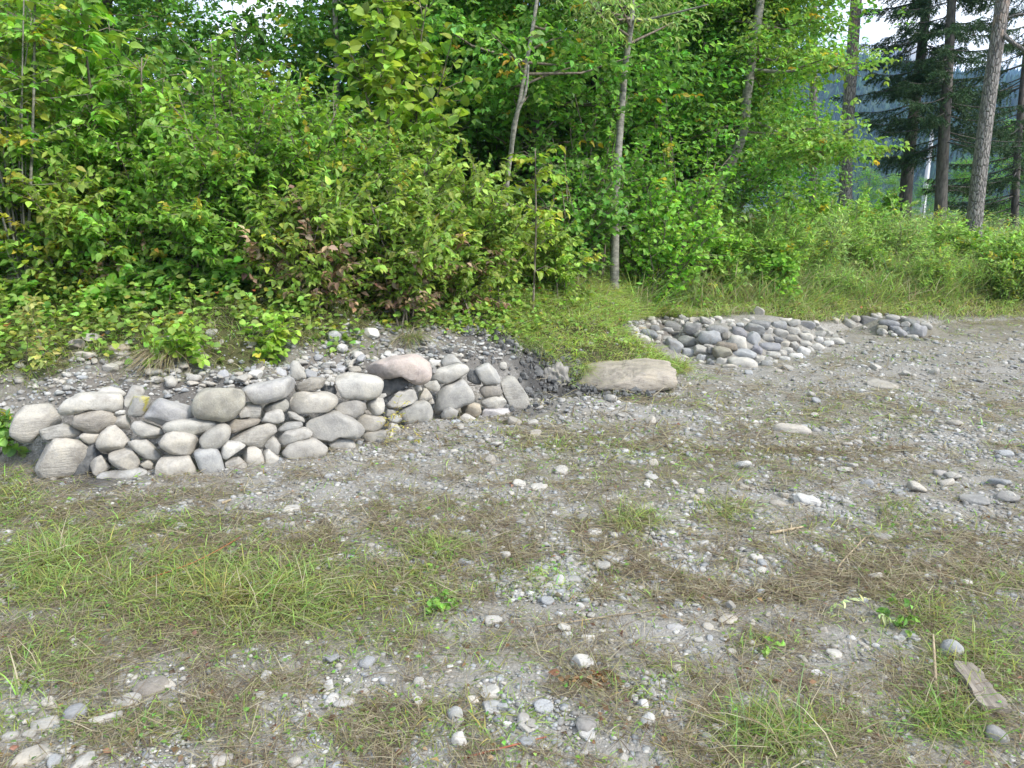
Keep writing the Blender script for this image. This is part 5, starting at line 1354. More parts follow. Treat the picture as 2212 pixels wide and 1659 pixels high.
# undergrowth in the shade of the wood
U1 = shrub('understorey_shrub', 'shaded shrub in the dark gap below the alder bushes', 'shrub', ground_at(1380, 12.2), 2.2, 1.3, 20, 13, .6, 4, .10, G_DEEP, 'ovate', .25, 'shaded shrubs under the wood', .08, None, 120, stem_r=.012)
for k, (px, Y, s, lab) in enumerate([(1230, 12.6, 1.1, 'shaded shrub behind the bush with small round leaves'), (1050, 11.5, 1.2, 'shaded shrub behind the low dogwood under the double trunk'), (820, 10.4, 1.2, 'shaded shrub behind the hazel bush stems'), (560, 10.2, 1.3, 'shaded shrub behind the tallest dogwood'),
    (300, 9.6, 1.2, 'shaded shrub behind the dogwood next to the walnut sapling'), (60, 9.2, 1.2, 'shaded shrub far behind the thin grey stem'), (1540, 14.2, 1.2, 'shaded shrub behind the foot of the leaning beech'), (-150, 8.5, 1.2, 'shaded shrub beyond the left edge')]):
    copy_tree(U1, ground_at(px, Y), k * 1.7, s, lab, 'shaded shrubs under the wood')
for k, (x0, x1, y1, Y, r, lab) in enumerate([(1455, 1478, 120, 15.5, .13, 'dark upright trunk in the shade left of the leaning beech'), (1462, 1452, 250, 14.6, .07, 'thin pale trunk in shade beside the dark upright one'), (930, 890, -60, 11.0, .06, 'dark leaning trunk right of the hazel bush'), (735, 722, -60, 10.5, .045, 'thin pale upright stem left of the hazel leaves'), (880, 830, 40, 10.2, .05, 'crooked stem with pale blotches behind the hazel bush')]):
    f0 = foot(x0, Y)
    make_tree('shaded_tree', lab, 'tree', [f0, at_depth((x0 + x1) / 2, (y1 + 480) / 2, Y), at_depth(x1, y1, Y), at_depth(x1 + (x1 - x0) * .4, y1 - 300, Y)], r, r * .5,
        [dict(n=12, reach=1.5, clump=.5, per=26, ln=.09, colour=G_BIR, shape='ovate', lo=.6)], M_DARKBARK if k in (0, 2) else M_GREYBARK, 'trunks in the shade of the wood', seed=140 + k)

# ------------------------------------------------------------------ conifers on the right
def needle_sprays(S, A, B, n, ln, col, r):
    """needles all round each twig A->B"""
    A, B = np.asarray(A), np.asarray(B); m = len(A)
    t = r.random((m, n, 1)); P = A[:, None] + (B - A)[:, None] * t
    D = nrm(B - A)[:, None] * .7 + r.normal(0, .6, (m, n, 3))
    D = nrm(D); w = nrm(np.cross(D, r.normal(0, 1, (m, n, 3)))) * ln * .11
    V = np.stack([P - w, P + w, P + D * ln * r.uniform(.7, 1.2, (m, n, 1))], 2).reshape(-1, 3)
    C = np.repeat(np.repeat(np.asarray(col), n, 0) * np.exp(r.normal(0, .2, (m * n, 1))), 3, 0)
    S.add(V, np.arange(m * n * 3).reshape(-1, 3), None, C)
def conifer(name, label, pts, r0, r1, bark, z_low, H, reach, whorls, per, seed, colour, dead=8, needle=.07, nn=26, hang=.35, group=None, live_lo=None):
    r = np.random.default_rng(seed + 300)
    pts = np.array(pts, float); b = pts[0].copy(); P = curve_pts(pts - b, 8)
    e = root(name, b, label, 'tree', group)
    W, Br, Nd = Soup(), Soup(), Soup()
    tube(W, P, np.linspace(r0, r1, len(P)) * (1 + .3 * np.exp(-np.linspace(0, 16, len(P)))), 14)
    def on(z):
        return np.array([np.interp(z, P[:, 2], P[:, 0]), np.interp(z, P[:, 2], P[:, 1]), z])
    for q in range(dead):
        z = r.uniform(.25, .9) * z_low + .6; a = r.uniform(0, 6.28); L = r.uniform(.15, .8)
        p = on(z); tube(Br, [p, p + [math.cos(a) * L * .6, math.sin(a) * L * .6, .05], p + [math.cos(a) * L, math.sin(a) * L, -.05 * L]], [.014, .009, .004], 4, cap=False)
    A, B = [], []
    for q in range(whorls):
        u = q / max(whorls - 1, 1); z = z_low + (H - z_low) * u
        for k in range(per):
            a = r.uniform(0, 6.28); L = reach * (1 - .72 * u) * r.uniform(.6, 1.1)
            p = on(min(z + r.uniform(-.4, .4), P[-1, 2]))
            dr = np.array([math.cos(a), math.sin(a), 0])
            t = np.linspace(0, 1, 7)[:, None]
            Q = p + dr * L * t + np.array([0, 0, 1.0]) * (-.34 * L * t + .22 * L * t ** 2.2)
            tube(Br, Q, np.linspace(.018, .005, 7), 4, cap=False)
            sd = np.array([-dr[1], dr[0], 0])
            m = int(14 + 13 * L)
            for i in range(m):
                s = .15 + .85 * (i + r.random()) / m; j = min(int(s * 6), 5); f = s * 6 - j
                o = Q[j] * (1 - f) + Q[j + 1] * f
                l = .42 * (1.15 - s) * r.uniform(.5, 1.2) + .12
                d = dr * .55 + sd * (1 if i % 2 else -1) * r.uniform(.3, 1) + np.array([0, 0, -hang * r.uniform(.2, 2.2)])
                A.append(o); B.append(o + nrm(d) * l)
    put('trunk', W.mesh('trunk', bark, True), e)
    if Br.n: put('branches', Br.mesh('branches', M_DARKBARK, True), e)
    if A:
        A, B = np.array(A), np.array(B)
        needle_sprays(Nd, A, B, nn, needle, vary(colour, len(A), .2, .05), r)
        put('crown', Nd.mesh('crown', M_NEEDLE), e)
    return e
C_SPR = (.05, .095, .04); C_PIN = (.035, .065, .032)
f0 = foot(2096, 15.5)
big_pine = conifer('pine_tree', 'thick pine trunk with orange upper bark nearest the right edge', [f0, at_depth(2113, 400, 15.5), at_depth(2135, 220, 15.5), at_depth(2172, -40, 15.5), at_depth(2215, -400, 15.5), at_depth(2240, -700, 15.5)], .15, .1, M_PINEBARK, 7.5, 11, 2.0, 4, 4, 1, C_PIN, 5)
e = big_pine; S = Soup(); Sn = Soup()
b0 = np.array(e.location)
Q = curve_pts(np.array([at_depth(2163, 70, 15.5), at_depth(2185, 90, 15.2), at_depth(2215, 110, 15.0), at_depth(2260, 150, 14.8)]) - b0, 5); tube(S, Q, np.linspace(.05, .02, len(Q)), 7)
Q2 = curve_pts(np.array([at_depth(2166, 45, 15.5), at_depth(2200, 32, 15.3), at_depth(2270, 30, 15)]) - b0, 5); tube(S, Q2, np.linspace(.035, .015, len(Q2)), 6)
put('bough', S.mesh('bough', M_PINEBARK, True), e)
conifer('pine_tree', 'tall straight pine trunk with dead twigs standing before the hazy mountain', [foot(1826, 20.5), at_depth(1828, 330, 20.5), at_depth(1838, 160, 20.5), at_depth(1851, -20, 20.5), at_depth(1880, -420, 20.5)], .17, .12, M_PINEBARK, 9.0, 10.5, .5, 1, 1, 2, C_PIN, 16)
conifer('pine_tree', 'thin reddish pine trunk left of the tall straight one', [foot(1757, 25), at_depth(1757, 200, 25), at_depth(1758, -20, 25), at_depth(1760, -300, 25)], .13, .08, M_PINEBARK, 9.5, 11, .5, 1, 1, 3, C_PIN, 8)
conifer('pine_tree', 'thin pine trunk half hidden by beech leaves at the top', [foot(1700, 26), at_depth(1703, 200, 26), at_depth(1712, -20, 26), at_depth(1718, -300, 26)], .12, .08, M_PINEBARK, 9.5, 11, .5, 1, 1, 4, C_PIN, 4)
conifer('spruce_tree', 'dark spruce with drooping branches and a bare lower trunk, left of the other spruce', [foot(1950, 21), at_depth(1962, 350, 21), at_depth(1980, 200, 21), at_depth(2002, 0, 21), at_depth(2030, -350, 21), at_depth(2050, -600, 21)], .17, .07, M_DARKBARK, 3.6, 11.5, 2.0, 21, 6, 5, C_SPR, 10, nn=40, needle=.07, hang=.6)
conifer('spruce_tree', 'dark spruce between the other spruce and the thick pine trunk', [foot(2030, 19.5), at_depth(2036, 350, 19.5), at_depth(2048, 150, 19.5), at_depth(2056, 0, 19.5), at_depth(2075, -350, 19.5), at_depth(2085, -600, 19.5)], .15, .06, M_DARKBARK, 2.5, 11, 2.0, 21, 6, 6, C_SPR, 10, nn=40, needle=.07, hang=.6)
conifer('spruce_tree', 'spruce with low branches at the right edge behind the thick pine trunk', [foot(2190, 21), at_depth(2200, 300, 21), at_depth(2225, 0, 21), at_depth(2250, -500, 21)], .10, .05, M_DARKBARK, 1.2, 11, 2.6, 22, 5, 7, (.055, .10, .04), 4, nn=40, needle=.07, hang=.5)
conifer('spruce_tree', 'spruce rising beyond the right edge', [foot(2330, 24), at_depth(2350, 200, 24), at_depth(2380, -200, 24), at_depth(2400, -600, 24)], .15, .06, M_DARKBARK, 1.2, 12, 2.4, 17, 4, 8, C_SPR, 4, nn=40, needle=.07)

# ------------------------------------------------------------------ saplings and tall weeds on the low bank, right
SAP = []
kinds = [dict(colour=(.09, .145, .045), shape='lance', ln=.10, sag=.05, droop=.15, stems=15), dict(colour=(.085, .15, .035), shape='ovate', ln=.075, sag=.2, droop=.25, stems=14), dict(colour=(.10, .15, .058), shape='lance', ln=.085, sag=0, droop=.1, stems=18), dict(colour=(.07, .13, .03), shape='round', ln=.07, sag=.2, droop=.2, stems=14)]
for k, kd in enumerate(kinds):
    kd = dict(kd); st = kd.pop('stems')
    SAP.append(kd | {'stems': st})
SLAB = [
 (1545, 10.9, 470, .55, 1, 'bushy green sapling below the foot of the leaning beech'), (1610, 11.2, 450, .6, 0, 'tall leafy willow sapling right of the leaning beech foot'), (1680, 11.6, 430, .6, 0, 'broad willow sapling behind the upright pale stone'),
 (1770, 12.2, 420, .65, 2, 'pale green willow sapling below the two thin pine trunks'), (1850, 13.0, 420, .65, 0, 'willow sapling at the foot of the tall straight pine'), (1930, 13.2, 440, .6, 2, 'pale willow sapling left of the spruce trunks'),
 (2010, 13.6, 460, .6, 0, 'willow sapling in front of the spruce trunks'), (2090, 13.8, 480, .6, 1, 'green sapling at the foot of the thick pine trunk'), (2170, 14.5, 500, .6, 2, 'small willow sapling right of the thick pine trunk'), (2240, 15.0, 470, .7, 0, 'willow sapling cut by the right edge'),
 (1480, 10.8, 480, .4, 2, 'slender grey green willow shoots left of the bushy sapling'), (1435, 10.4, 520, .35, 1, 'low sapling in the grass near the smooth grey trunk'), (1690, 12.8, 400, .6, 3, 'round leaved sapling behind the tall leafy willow sapling'), (1740, 13.6, 380, .75, 3, 'round leaved sapling under the lowest beech bough'),
 (1800, 15.0, 390, .8, 1, 'sapling with dense leaves behind the pale green willow sapling'), (1885, 16.0, 400, .8, 3, 'round leaved sapling right of the tall straight pine foot'), (1660, 10.9, 540, .4, 3, 'low bush of yellowish leaves at the back of the big heap'), (1900, 12.6, 580, .7, 2, 'low pale willow bush behind the small heap'),
 (2000, 13.0, 590, .7, 0, 'low loose willow bush at the right of the small heap'), (2120, 13.4, 580, .8, 2, 'low willow bush near the right edge'), (1560, 10.9, 560, .5, 2, 'low pale willow bush in grass behind the left of the big heap'), (1780, 11.9, 580, .7, 2, 'low willow bush behind the right of the big heap')]
for k, (px, Y, top, sp, kind, label) in enumerate(SLAB):
    kd = dict(SAP[kind]); b = ground_at(px, Y); H = top_h(px, top, Y, b)
    name = ['willow_sapling', 'green_sapling', 'willow_sapling', 'alder_sapling'][kind]
    shrub(name, label, 'sapling', b, H, sp * .9, kd['stems'] + 5, 11, .32, 6, kd['ln'], kd['colour'], kd['shape'], kd['droop'], 'saplings on the low bank at the right', .06, (C_YEL, .06, 1.5), 400 + k, sag=kd['sag'], stem_r=.006)
WG = 'leafy weeds in the grass of the low bank'
WL = 'tall leafy weed growing in the long grass of the low bank at the right'
W0 = [shrub('weed_shrub', WL, 'weed', ground_at(1650, 11.3), .95, .42, 16, 9, .25, 6, .07, c_, s_h, .2, WG, .05, (C_YEL, .1, 1.2), 700 + q, sag=.1, stem_r=.004) for q, (c_, s_h) in enumerate([((.085, .135, .04), 'lance'), ((.075, .125, .033), 'ovate')])]
wr = np.random.default_rng(12)
for q in range(44):
    Yw = wr.uniform(10.9, 13.8); pxw = wr.uniform(1480, 2260)
    if float(bank_d(*ground_at(pxw, Yw)[:2])) < .45: Yw += 1.2
    copy_tree(W0[q % 2], ground_at(pxw, Yw), wr.uniform(0, 6.28), wr.uniform(.55, 1.15), WL, WG)
# farther broadleaf trees beyond the conifers
for k, (src, px, Y, s, label) in enumerate([(T1, 1760, 34, .36, 'rounded tree between the thin pines'), (T2, 1870, 42, .36, 'rounded tree low behind the tall straight pine'), (T1, 1925, 46, .36, 'small tree left of the lamp post'), (T3, 2075, 40, .42, 'tree seen between the spruce and the thick pine'), (T1, 2170, 30, .5, 'sunlit tree low at the right edge'), (T2, 2280, 28, .55, 'tree beyond the right edge'), (T3, 1990, 58, .4, 'tree behind the lamp post')]):
    f = ground_at(px, Y); copy_tree(src, f - np.array([0, 0, .8 * s]), k * 1.1, s, label, 'trees beyond the conifers')

# small plants by the wall
def leafy_plant(px, py, H, n, ln, label, colour, shape='ovate', seed=0, name='seedling', mat=M_TWIG, spread=.12, stems=3):
    b = ground_hit(px, py)
    return shrub(name, label, 'plant', b, H, spread, stems, n, min(.14, H * .6), 3, ln, colour, shape, .25, None, .15, None, 600 + seed, stem_r=.003)
leafy_plant(72, 830, .75, 14, .05, 'thin tall seedling with a reddish stem at the left end of the wall', (.12, .13, .05), seed=1, spread=.06, stems=2)
leafy_plant(410, 770, .30, 8, .058, 'bright green bramble plant on the bank above the hanging dry grass', (.09, .145, .03), 'round', 2, 'bramble_plant', spread=.2, stems=6)
leafy_plant(578, 770, .28, 8, .055, 'bright green young plant with thin stems on the bank in the middle', (.09, .145, .03), 'round', 3, 'bramble_plant', spread=.12, stems=5)
leafy_plant(350, 655, .35, 11, .075, 'vivid green bramble plant before the dark hollow', (.065, .125, .03), 'round', 4, 'bramble_plant', spread=.42, stems=10)
leafy_plant(470, 640, .35, 11, .075, 'vivid green bramble plant right of the dark hollow', (.062, .12, .03), 'round', 5, 'bramble_plant', spread=.36, stems=10)
leafy_plant(230, 665, .3, 9, .08, 'low bramble plant left of the dark hollow', (.09, .17, .03), 'round', 6, 'bramble_plant', spread=.38, stems=9)
leafy_plant(860, 948, .27, 7, .035, 'small twig with a red stem and few yellowish leaves before the wall', (.17, .16, .05), 'lance', 7, spread=.1, stems=3)
leafy_plant(35, 960, .2, 6, .06, 'green plant with big round leaves at the left end of the wall', (.065, .12, .035), 'round', 8, 'coltsfoot_plant', spread=.16, stems=6)
leafy_plant(1945, 1365, .04, 4, .03, 'small green rosette in the straw at the right', (.06, .11, .03), 'ovate', 9, 'weed_plant', spread=.03, stems=4)
leafy_plant(955, 1312, .05, 4, .028, 'small bright green weed at the right edge of the grass', (.065, .125, .03), 'ovate', 10, 'weed_plant', spread=.06, stems=7)
leafy_plant(1650, 1398, .04, 3, .022, 'small green weed in the gravel right of the middle', (.065, .12, .03), 'ovate', 11, 'weed_plant', spread=.04, stems=5)
leafy_plant(1800, 1330, .10, 3, .045, 'upright grey green seedling in the straw', (.16, .21, .11), 'lance', 12, 'weed_plant', spread=.03, stems=3)

# ------------------------------------------------------------------ grass, straw and low herbs: stuff
def horiz(n):
    a = rng.uniform(0, 6.28, n); return np.stack([np.cos(a), np.sin(a), np.zeros(n)], 1)
def on_plain(n, py0, py1, fn):
    px = rng.uniform(-450, 2700, n); py = rng.uniform(py0, py1, n)
    ang = PITCH + np.arctan((py - 829.5) / FPX); Yd = CAM_H / np.tan(ang); zc = Yd * CT + CAM_H * ST
    x = (px - 1106) / FPX * zc; y = Yd
    g, s, b, d = masks(x, y)
    k = (d < .12) & (heap_mounds(x, y) < .02) & (rng.random(n) < fn(g, s, b))
    x, y = x[k], y[k]
    return np.stack([x, y, height(x, y)], 1), g[k], s[k]
STRAWC = [(.46, .41, .28), (.38, .32, .21), (.29, .23, .155), (.52, .47, .34), (.37, .36, .19), (.22, .17, .12)]
def straw():
    S = Soup()
    for n, a, b, L, W in ((84000, 1280, 1950, .10, .0012), (76000, 960, 1300, .13, .0017), (46000, 690, 980, .17, .003)):
        P, g, s = on_plain(n, a, b, lambda g, s, b: .08 + s * .8 + .2 * g - .2 * b)
        m = len(P); h = horiz(m) + np.array([.35, .12, 0])
        D = nrm(h + np.array([0, 0, 1]) * np.abs(rng.normal(.08, .16, m))[:, None])
        c = np.array(STRAWC)[rng.integers(0, len(STRAWC), m)] * rng.uniform(.55, .95, (m, 1))
        blades(S, P + [0, 0, .004] + np.abs(rng.normal(0, .008, (m, 1))) * np.array([0, 0, 1]), D, L * rng.uniform(.4, 1.5, m), W * rng.uniform(.7, 1.5, m), c, rng.uniform(.0, .25, m))
    tag(put('dry_grass', S.mesh('dry_grass', M_GRASS)), kind='stuff')
straw()
GRASSC = [(.10, .17, .03), (.14, .20, .045), (.085, .14, .035), (.19, .22, .07), (.12, .19, .06), (.24, .23, .09)]
def grass():
    S = Soup()
    for n, a, b, L, W in ((52000, 1230, 1950, .085, .0016), (43000, 960, 1300, .09, .002), (30000, 690, 980, .10, .0032)):
        P, g, s = on_plain(n, a, b, lambda g, s, b: np.clip(g - .08, 0, 1) * 1.3 + .07)
        m = len(P)
        D = nrm(horiz(m) * rng.uniform(.3, 1.6, (m, 1)) + np.array([.25, 0, .75]))
        blades(S, P, D, L * rng.uniform(.4, 1.3, m) * (.5 + g), W * rng.uniform(.7, 1.5, m), vary((.26, .33, .10), m, .24, .14), rng.uniform(.4, 1.1, m))
    tag(put('grass', S.mesh('grass', M_GRASS)), kind='stuff')
grass()
def tussock(px, py, n, L, label, lean=(.2, 0), colour=(.26, .35, .11), W=.0022, r=.05, dry=.25, group=None, bend=(.5, 1.2), up=.9):
    b = ground_hit(px, py); S = Soup()
    P = rng.normal(0, r, (n, 3)) * [1, 1, 0] + [0, 0, -.01]
    D = nrm(horiz(n) * rng.uniform(.2, .9, (n, 1)) + np.array([lean[0], lean[1], up]))
    c = vary(colour, n, .2, .12); dm = rng.random(n) < dry; c[dm] = np.array(STRAWC)[rng.integers(0, 5, dm.sum())]
    blades(S, P, D, L * rng.uniform(.5, 1.2, n), W * rng.uniform(.7, 1.4, n), c, rng.uniform(*bend, n))
    tag(put('grass_tuft', S.mesh('grass_tuft', M_GRASS), None, b), label, 'grass tuft', 'grass tufts')
tussock(600, 1310, 170, .26, 'big sprawling green grass tuft in the middle of the left foreground', (.35, -.1), r=.09)
tussock(480, 1295, 120, .24, 'yellowish green grass tuft left of the big sprawling one', (.3, -.1), (.27, .28, .09), r=.07)
tussock(120, 1205, 130, .28, 'long bladed grass tuft near the left edge', (-.2, -.1), r=.06)
tussock(60, 1480, 60, .24, 'loose grass tuft at the left edge low in the foreground', (.1, -.1), r=.05, dry=.4)
tussock(945, 1190, 110, .17, 'small round grass tuft in straw in front of the wall', (0, -.05), r=.045)
tussock(1372, 1132, 110, .20, 'fine pale green grass tuft in the middle of the plain', (0, 0), (.25, .30, .11), W=.0018, r=.07)
tussock(1690, 1605, 170, .24, 'big grass tuft with long blades at the bottom right', (-.1, -.1), (.22, .28, .10), r=.08, dry=.35)
tussock(2040, 1560, 110, .17, 'bright green grass tuft left of the board', (0, -.1), (.16, .28, .06), r=.06, dry=.1)
tussock(1560, 1110, 80, .14, 'low grass tuft left of the lone pointed stone', (.1, 0), (.22, .27, .09), r=.08)
tussock(1935, 1100, 70, .13, 'low grass tuft in the gravel at the right', (.1, 0), (.21, .27, .08), r=.07)
tussock(365, 752, 260, .34, 'tuft of dry grass hanging down the bank behind the wall', (0, -.75), (.27, .22, .10), r=.07, dry=.75, bend=(.9, 1.6), up=.35)
tussock(880, 725, 180, .26, 'green grass tuft hanging over the dug face right of the rubble', (.1, -.6), (.22, .26, .09), r=.06, dry=.35, bend=(.9, 1.5), up=.5)
tussock(1140, 740, 220, .26, 'grass tuft hanging over the edge of the dug pit', (.1, -.6), (.20, .28, .08), r=.09, dry=.2, bend=(.8, 1.4), up=.5)
for q, (tx, ty, lab) in enumerate([(1262, 793, 'grass tuft drooping over the left end of the flat tan boulder'), (1345, 786, 'grass tuft drooping over the back edge of the flat tan boulder'), (1430, 788, 'grass tuft behind the right half of the flat tan boulder'), (1508, 815, 'grass tuft at the right end of the flat tan boulder')]):
    tussock(tx, ty, 130, .22, lab, (.1, -.6), (.27, .36, .12), r=.08, dry=.3, bend=(.8, 1.5), up=.5)
tussock(1330, 850, 60, .13, 'thin grass tuft growing under the front of the flat tan boulder', (.1, -.3), (.27, .34, .12), r=.08, dry=.4)
tussock(660, 725, 120, .22, 'wispy grass tuft on the bank beside the bluish stone', (0, -.4), (.20, .25, .08), r=.06, dry=.4)
def bank_grass():
    S = Soup(); H = Soup()
    def area(n, x0, x1, d0, d1, L, W, col, dry, lean, bend):
        x = rng.uniform(x0, x1, n); dd = rng.uniform(d0, d1, n)
        y = np.interp(x, FX, FY) + dd * 1.15
        d = bank_d(x, y); k = (rng.random(n) < bank_cover(x, y, d) * (.45 + 1.1 * noise2(x, y, 1.9, 91, 2))) & (in_heap(x, y) < .5)
        x, y, d = x[k], y[k], d[k]; m = len(x)
        P = np.stack([x, y, height(x, y) - .01], 1)
        D = nrm(horiz(m) * rng.uniform(.2, .9, (m, 1)) + np.array([*lean, .9]))
        c = vary(col, m, .25, .13); dm = rng.random(m) < dry; c[dm] = np.array(STRAWC)[rng.integers(0, 5, dm.sum())]
        blades(S, P, D, L * rng.uniform(.4, 1.3, m) * (.6 + .5 * sstep(0, 1.5, d)), W * rng.uniform(.7, 1.4, m), c, rng.uniform(*bend, m))
    area(26000, -4.2, .3, .35, 2.4, .15, .0028, (.27, .36, .11), .35, (0, -.3), (.4, 1.1))
    area(46000, -.1, 2.3, -.1, 3.6, .24, .0036, (.36, .48, .14), .22, (.1, -.35), (.5, 1.2))
    area(46000, 1.7, 9.5, -.05, 2.2, .36, .0045, (.34, .45, .15), .28, (0, -.2), (.4, 1.0))
    area(80000, 1.5, 12, .55, 7, .7, .006, (.27, .38, .13), .26, (0, -.05), (.2, .7))
    tag(put('bank_grass', S.mesh('bank_grass', M_GRASS)), kind='stuff')
    def herbs(n, x0, x1, d0, d1, zmax, ln, col, shape, thr):
        x = rng.uniform(x0, x1, n); y = np.interp(x, FX, FY) + rng.uniform(d0, d1, n) * 1.15
        d = bank_d(x, y); k = (rng.random(n) < bank_cover(x, y, d)) & (noise2(x, y, 3.1, 95, 2) > thr) & (in_heap(x, y) < .5)
        x, y, d = x[k], y[k], d[k]; m = len(x)
        P = np.stack([x, y, height(x, y) + zmax * rng.random(m) ** 1.3 * (.4 + .8 * sstep(.2, 1.6, d))], 1)
        dirs = horiz(m) + np.array([0, -.3, 0]) + rng.normal(0, .25, (m, 3))
        N = np.array([0, -.35, 1.0]) + rng.normal(0, .4, (m, 3))
        c = vary(col, m, .25, .12); q = rng.random(m); c[q < .05] = C_YEL; c[q > .992] = (.16, .06, .03)
        leaves(H, P, dirs, N, ln * rng.uniform(.5, 1.3, m), c, shape, .2)
    herbs(17000, -4.4, .3, .6, 2.8, .22, .05, (.08, .125, .032), 'round', .40)
    herbs(4500, -.1, 2.3, .2, 3.6, .18, .036, (.08, .125, .035), 'round', .42)
    herbs(16000, 1.7, 9.5, .3, 3.0, .30, .048, (.085, .125, .036), 'ovate', .38)
    herbs(24000, 1.5, 12, .7, 6.5, .75, .08, (.08, .125, .04), 'lance', .35)
    tag(put('ground_herbs', H.mesh('ground_herbs', M_LEAF)), kind='stuff')
bank_grass()
def clover():
    S = Soup()
    for n, a, b, ln in ((36000, 1230, 1950, .016), (18000, 960, 1250, .022), (6000, 700, 980, .035)):
        P, g, s = on_plain(n, a, b, lambda g, s, b: np.clip(g - .05, 0, 1) * .55 + .025)
        m = len(P)
        leaves(S, P + np.array([0, 0, 1]) * rng.uniform(.003, .03, (m, 1)), horiz(m) + [0, 0, .2], np.array([0, 0, 1.0]) + rng.normal(0, .4, (m, 3)), ln * rng.uniform(.5, 1.5, m), vary((.055, .095, .028), m, .25, .12), 'small', .2)
    # dead leaves and bits of bark trodden into the plain
    P, g, s = on_plain(9000, 900, 1760, lambda g, s, b: .05 + .3 * s)
    m = len(P)
    leaves(S, P + np.array([0, 0, 1]) * rng.uniform(.002, .02, (m, 1)), horiz(m) + rng.normal(0, .2, (m, 3)), np.array([0, 0, 1.0]) + rng.normal(0, .5, (m, 3)), .022 * rng.uniform(.4, 1.6, m), vary((.075, .05, .035), m, .35, .12), 'small', .3)
    tag(put('clover_and_litter', S.mesh('clover_and_litter', M_LEAF)), kind='stuff')
clover()
b = ground_hit(1258, 1470); S = Soup(); n = 45
leaves(S, rng.normal(0, .045, (n, 3)) * [1, .5, 0] + [.03, -.01, .015], horiz(n) + rng.normal(0, .4, (n, 3)), np.array([0, 0, 1.0]) + rng.normal(0, .6, (n, 3)), .03 * rng.uniform(.5, 1.3, n), vary((.085, .055, .032), n, .3, .1), 'ovate', .5)
tag(put('dead_leaves', S.mesh('dead_leaves', M_LEAF), None, b), 'clump of brown dead leaves round the smooth pale stone', 'leaves')

# ------------------------------------------------------------------ lamp post beyond the trees
b = ground_at(1990, 60); b[2] -= .3
e = root('lamp_post', b, 'pale grey lamp post standing far behind the two spruces', 'lamp post')
m, ns, ls, out = new_mat('galvanised_metal')
p = node(ns, 'ShaderNodeBsdfPrincipled', Roughness=.5, Metallic=.3); p.inputs['Base Color'].default_value = (.34, .36, .38, 1); ls.new(p.outputs[0], out.inputs['Surface'])
top = top_h(1994, 285, 60, b)
S = Soup(); tube(S, [[0, 0, 0], [0, 0, .9], [0, 0, .95], [.05, 0, top]], [.24, .24, .2, .13], 12); put('pole', S.mesh('pole', m, True), e)
S = Soup(); tube(S, curve_pts([[.05, 0, top - .1], [-.4, 0, top + .7], [-1.0, 0, top + .9]], 4), [.1] * 8 + [.08], 8); put('arm', S.mesh('arm', m, True), e)
S = Soup(); tube(S, [[-.95, 0, top + .93], [-1.1, 0, top + .95], [-1.7, 0, top + 1.0], [-1.85, 0, top + 1.0]], [.08, .2, .2, .08], 8); put('lamp_head', S.mesh('lamp_head', m, True), e)
zz = top_h(1975, 338, 60, b)
S = Soup(); tube(S, [[.04, 0, zz - .25], [-1.3, 0, zz + .15]], [.07, .06], 8); put('arm', S.mesh('arm', m, True), e)
S = Soup(); tube(S, [[-1.25, 0, zz + .14], [-1.35, 0, zz + .2], [-1.85, 0, zz + .26], [-1.95, 0, zz + .27]], [.07, .16, .16, .07], 8); put('lamp_head', S.mesh('lamp_head', m, True), e)

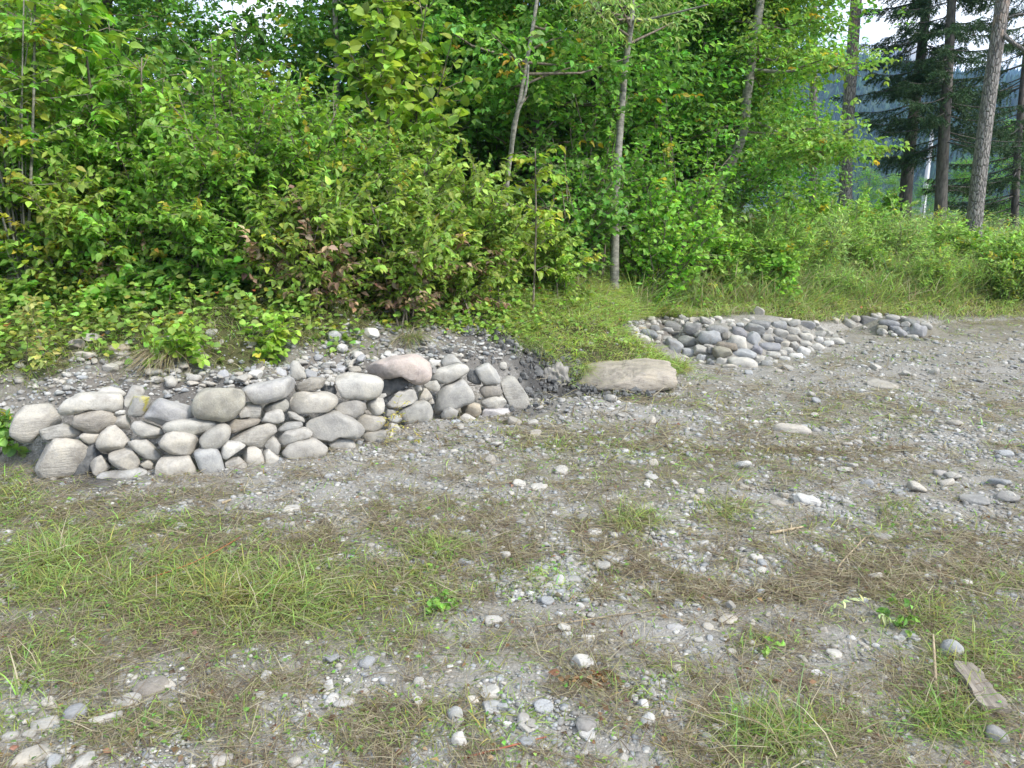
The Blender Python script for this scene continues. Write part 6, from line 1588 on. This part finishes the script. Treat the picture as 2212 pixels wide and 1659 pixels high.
# ------------------------------------------------------------------ wooded mountain beyond the valley
def hills():
    az = np.radians(np.linspace(-42, 62, 420)); rr = np.concatenate([np.linspace(260, 1000, 130), np.linspace(1010, 2300, 110)])
    A, R = np.meshgrid(az, rr); x, y = np.sin(A) * R, np.cos(A) * R
    deg = np.degrees(A)
    ridge1 = np.interp(deg, [-42, 0, 12, 18, 22, 25, 28, 31, 36, 45, 62], [60, 80, 118, 146, 156, 146, 130, 116, 110, 118, 118])
    peak = np.interp(deg, [-42, 0, 12, 17, 19.5, 21.5, 23, 24.5, 25.4, 26.2, 28, 31, 36, 62], [120, 150, 230, 268, 285, 262, 255, 285, 322, 308, 262, 240, 215, 190])
    z = ridge1 * sstep(330, 950, R) + (peak - ridge1) * sstep(1080, 1750, R) - 2
    z = z - (peak * .5) * sstep(1800, 2300, R)
    z = z + (noise2(x, y, .006, 5, 4) - .5) * 42 * sstep(330, 700, R) * (1 - .5 * sstep(1500, 1700, R)) + (noise2(x, y, .03, 8, 3) - .5) * 9 * sstep(320, 500, R)
    nx_, ny_ = len(az), len(rr)
    i = np.arange(ny_ - 1)[:, None] * nx_ + np.arange(nx_ - 1)[None]
    F = np.stack([i, i + 1, i + nx_ + 1, i + nx_], -1).reshape(-1, 4)
    rock = sstep(205, 262, z + (noise2(x, y, .02, 12, 3) - .5) * 90)
    mead = (sstep(.57, .64, noise2(x, y, .0065, 17, 2)) * sstep(760, 900, R) + sstep(430, 330, R)) * (1 - rock)
    m, ns, ls, out = new_mat('mountain')
    tc = ns.new('ShaderNodeTexCoord'); n = node(ns, 'ShaderNodeTexNoise', Scale=.12, Detail=5, Roughness=.7); ls.new(tc.outputs['Object'], n.inputs['Vector'])
    c = ramp(ns, ls, n.outputs['Fac'], [(.35, (.014, .03, .014)), (.65, (.035, .06, .025))])
    c = mixc(ns, ls, node(ns, 'ShaderNodeAttribute', attribute_name='meadow').outputs['Fac'], c, (.14, .20, .06))
    c = mixc(ns, ls, node(ns, 'ShaderNodeAttribute', attribute_name='rock').outputs['Fac'], c, mixc(ns, ls, n.outputs['Fac'], (.16, .15, .14), (.42, .40, .38)))
    p = node(ns, 'ShaderNodeBsdfPrincipled', Roughness=.95); ls.new(c, p.inputs['Base Color']); ls.new(p.outputs[0], out.inputs['Surface'])
    tag(put('mountain', np_mesh('mountain', np.stack([x.ravel(), y.ravel(), z.ravel()], 1), None, F, None, True, m, dict(rock=rock.ravel(), meadow=mead.ravel()))), kind='structure')
    # the spruce forest on its slopes
    S = Soup(); n_ = 30000
    a = np.radians(rng.uniform(10, 42, n_)); r = 420 + 1300 * rng.random(n_)
    xs, ys = np.sin(a) * r, np.cos(a) * r
    ia = np.clip((np.degrees(a) + 42) / 104 * 419, 0, 418).astype(int); ir = np.clip(np.searchsorted(rr, r) - 1, 0, len(rr) - 1)
    zz, rk, md = z[ir, ia], rock[ir, ia], mead[ir, ia]
    k = (rk < .3) & (rng.random(n_) > md * 1.1) ; xs, ys, zz = xs[k], ys[k], zz[k]; q = len(xs)
    h = rng.uniform(.007, .012, q) * np.hypot(xs, ys) + 1; w = h * rng.uniform(.26, .42, q)
    an = np.linspace(0, 2 * math.pi, 6)[:-1]
    ring = np.stack([xs[:, None] + np.cos(an) * w[:, None], ys[:, None] + np.sin(an) * w[:, None], np.repeat((zz - 1)[:, None], 5, 1)], -1)
    V = np.concatenate([ring, np.stack([xs, ys, zz + h], 1)[:, None]], 1)
    F3 = np.array([[i, (i + 1) % 5, 5] for i in range(5)])[None] + (np.arange(q) * 6)[:, None, None]
    S.add(V.reshape(-1, 3), F3.reshape(-1, 3), None, np.repeat(vary((.03, .055, .025), q, .45, .12), 6, 0))
    tag(put('mountain_forest', S.mesh('mountain_forest', M_NEEDLE)), kind='stuff')
hills()

# ------------------------------------------------------------------ the air between here and the mountain
def haze(density, color):
    bm = bmesh.new(); bmesh.ops.create_cube(bm, size=1)
    for v in bm.verts: v.co = (v.co.x * 9700, v.co.y * 9700, -30 if v.co.z < 0 else 460)
    me = bpy.data.meshes.new('haze'); bm.to_mesh(me); bm.free()
    m = bpy.data.materials.new('haze'); m.use_nodes = True; nt = m.node_tree; nt.nodes.clear()
    out = nt.nodes.new('ShaderNodeOutputMaterial'); v = nt.nodes.new('ShaderNodeVolumePrincipled')
    v.inputs['Color'].default_value = (*color, 1); v.inputs['Density'].default_value = density; v.inputs['Anisotropy'].default_value = 0
    nt.links.new(v.outputs[0], out.inputs['Volume'])
    me.materials.append(m)
    tag(put('haze', me), kind='stuff')
haze(0.00031, (.30, .58, 1.0))
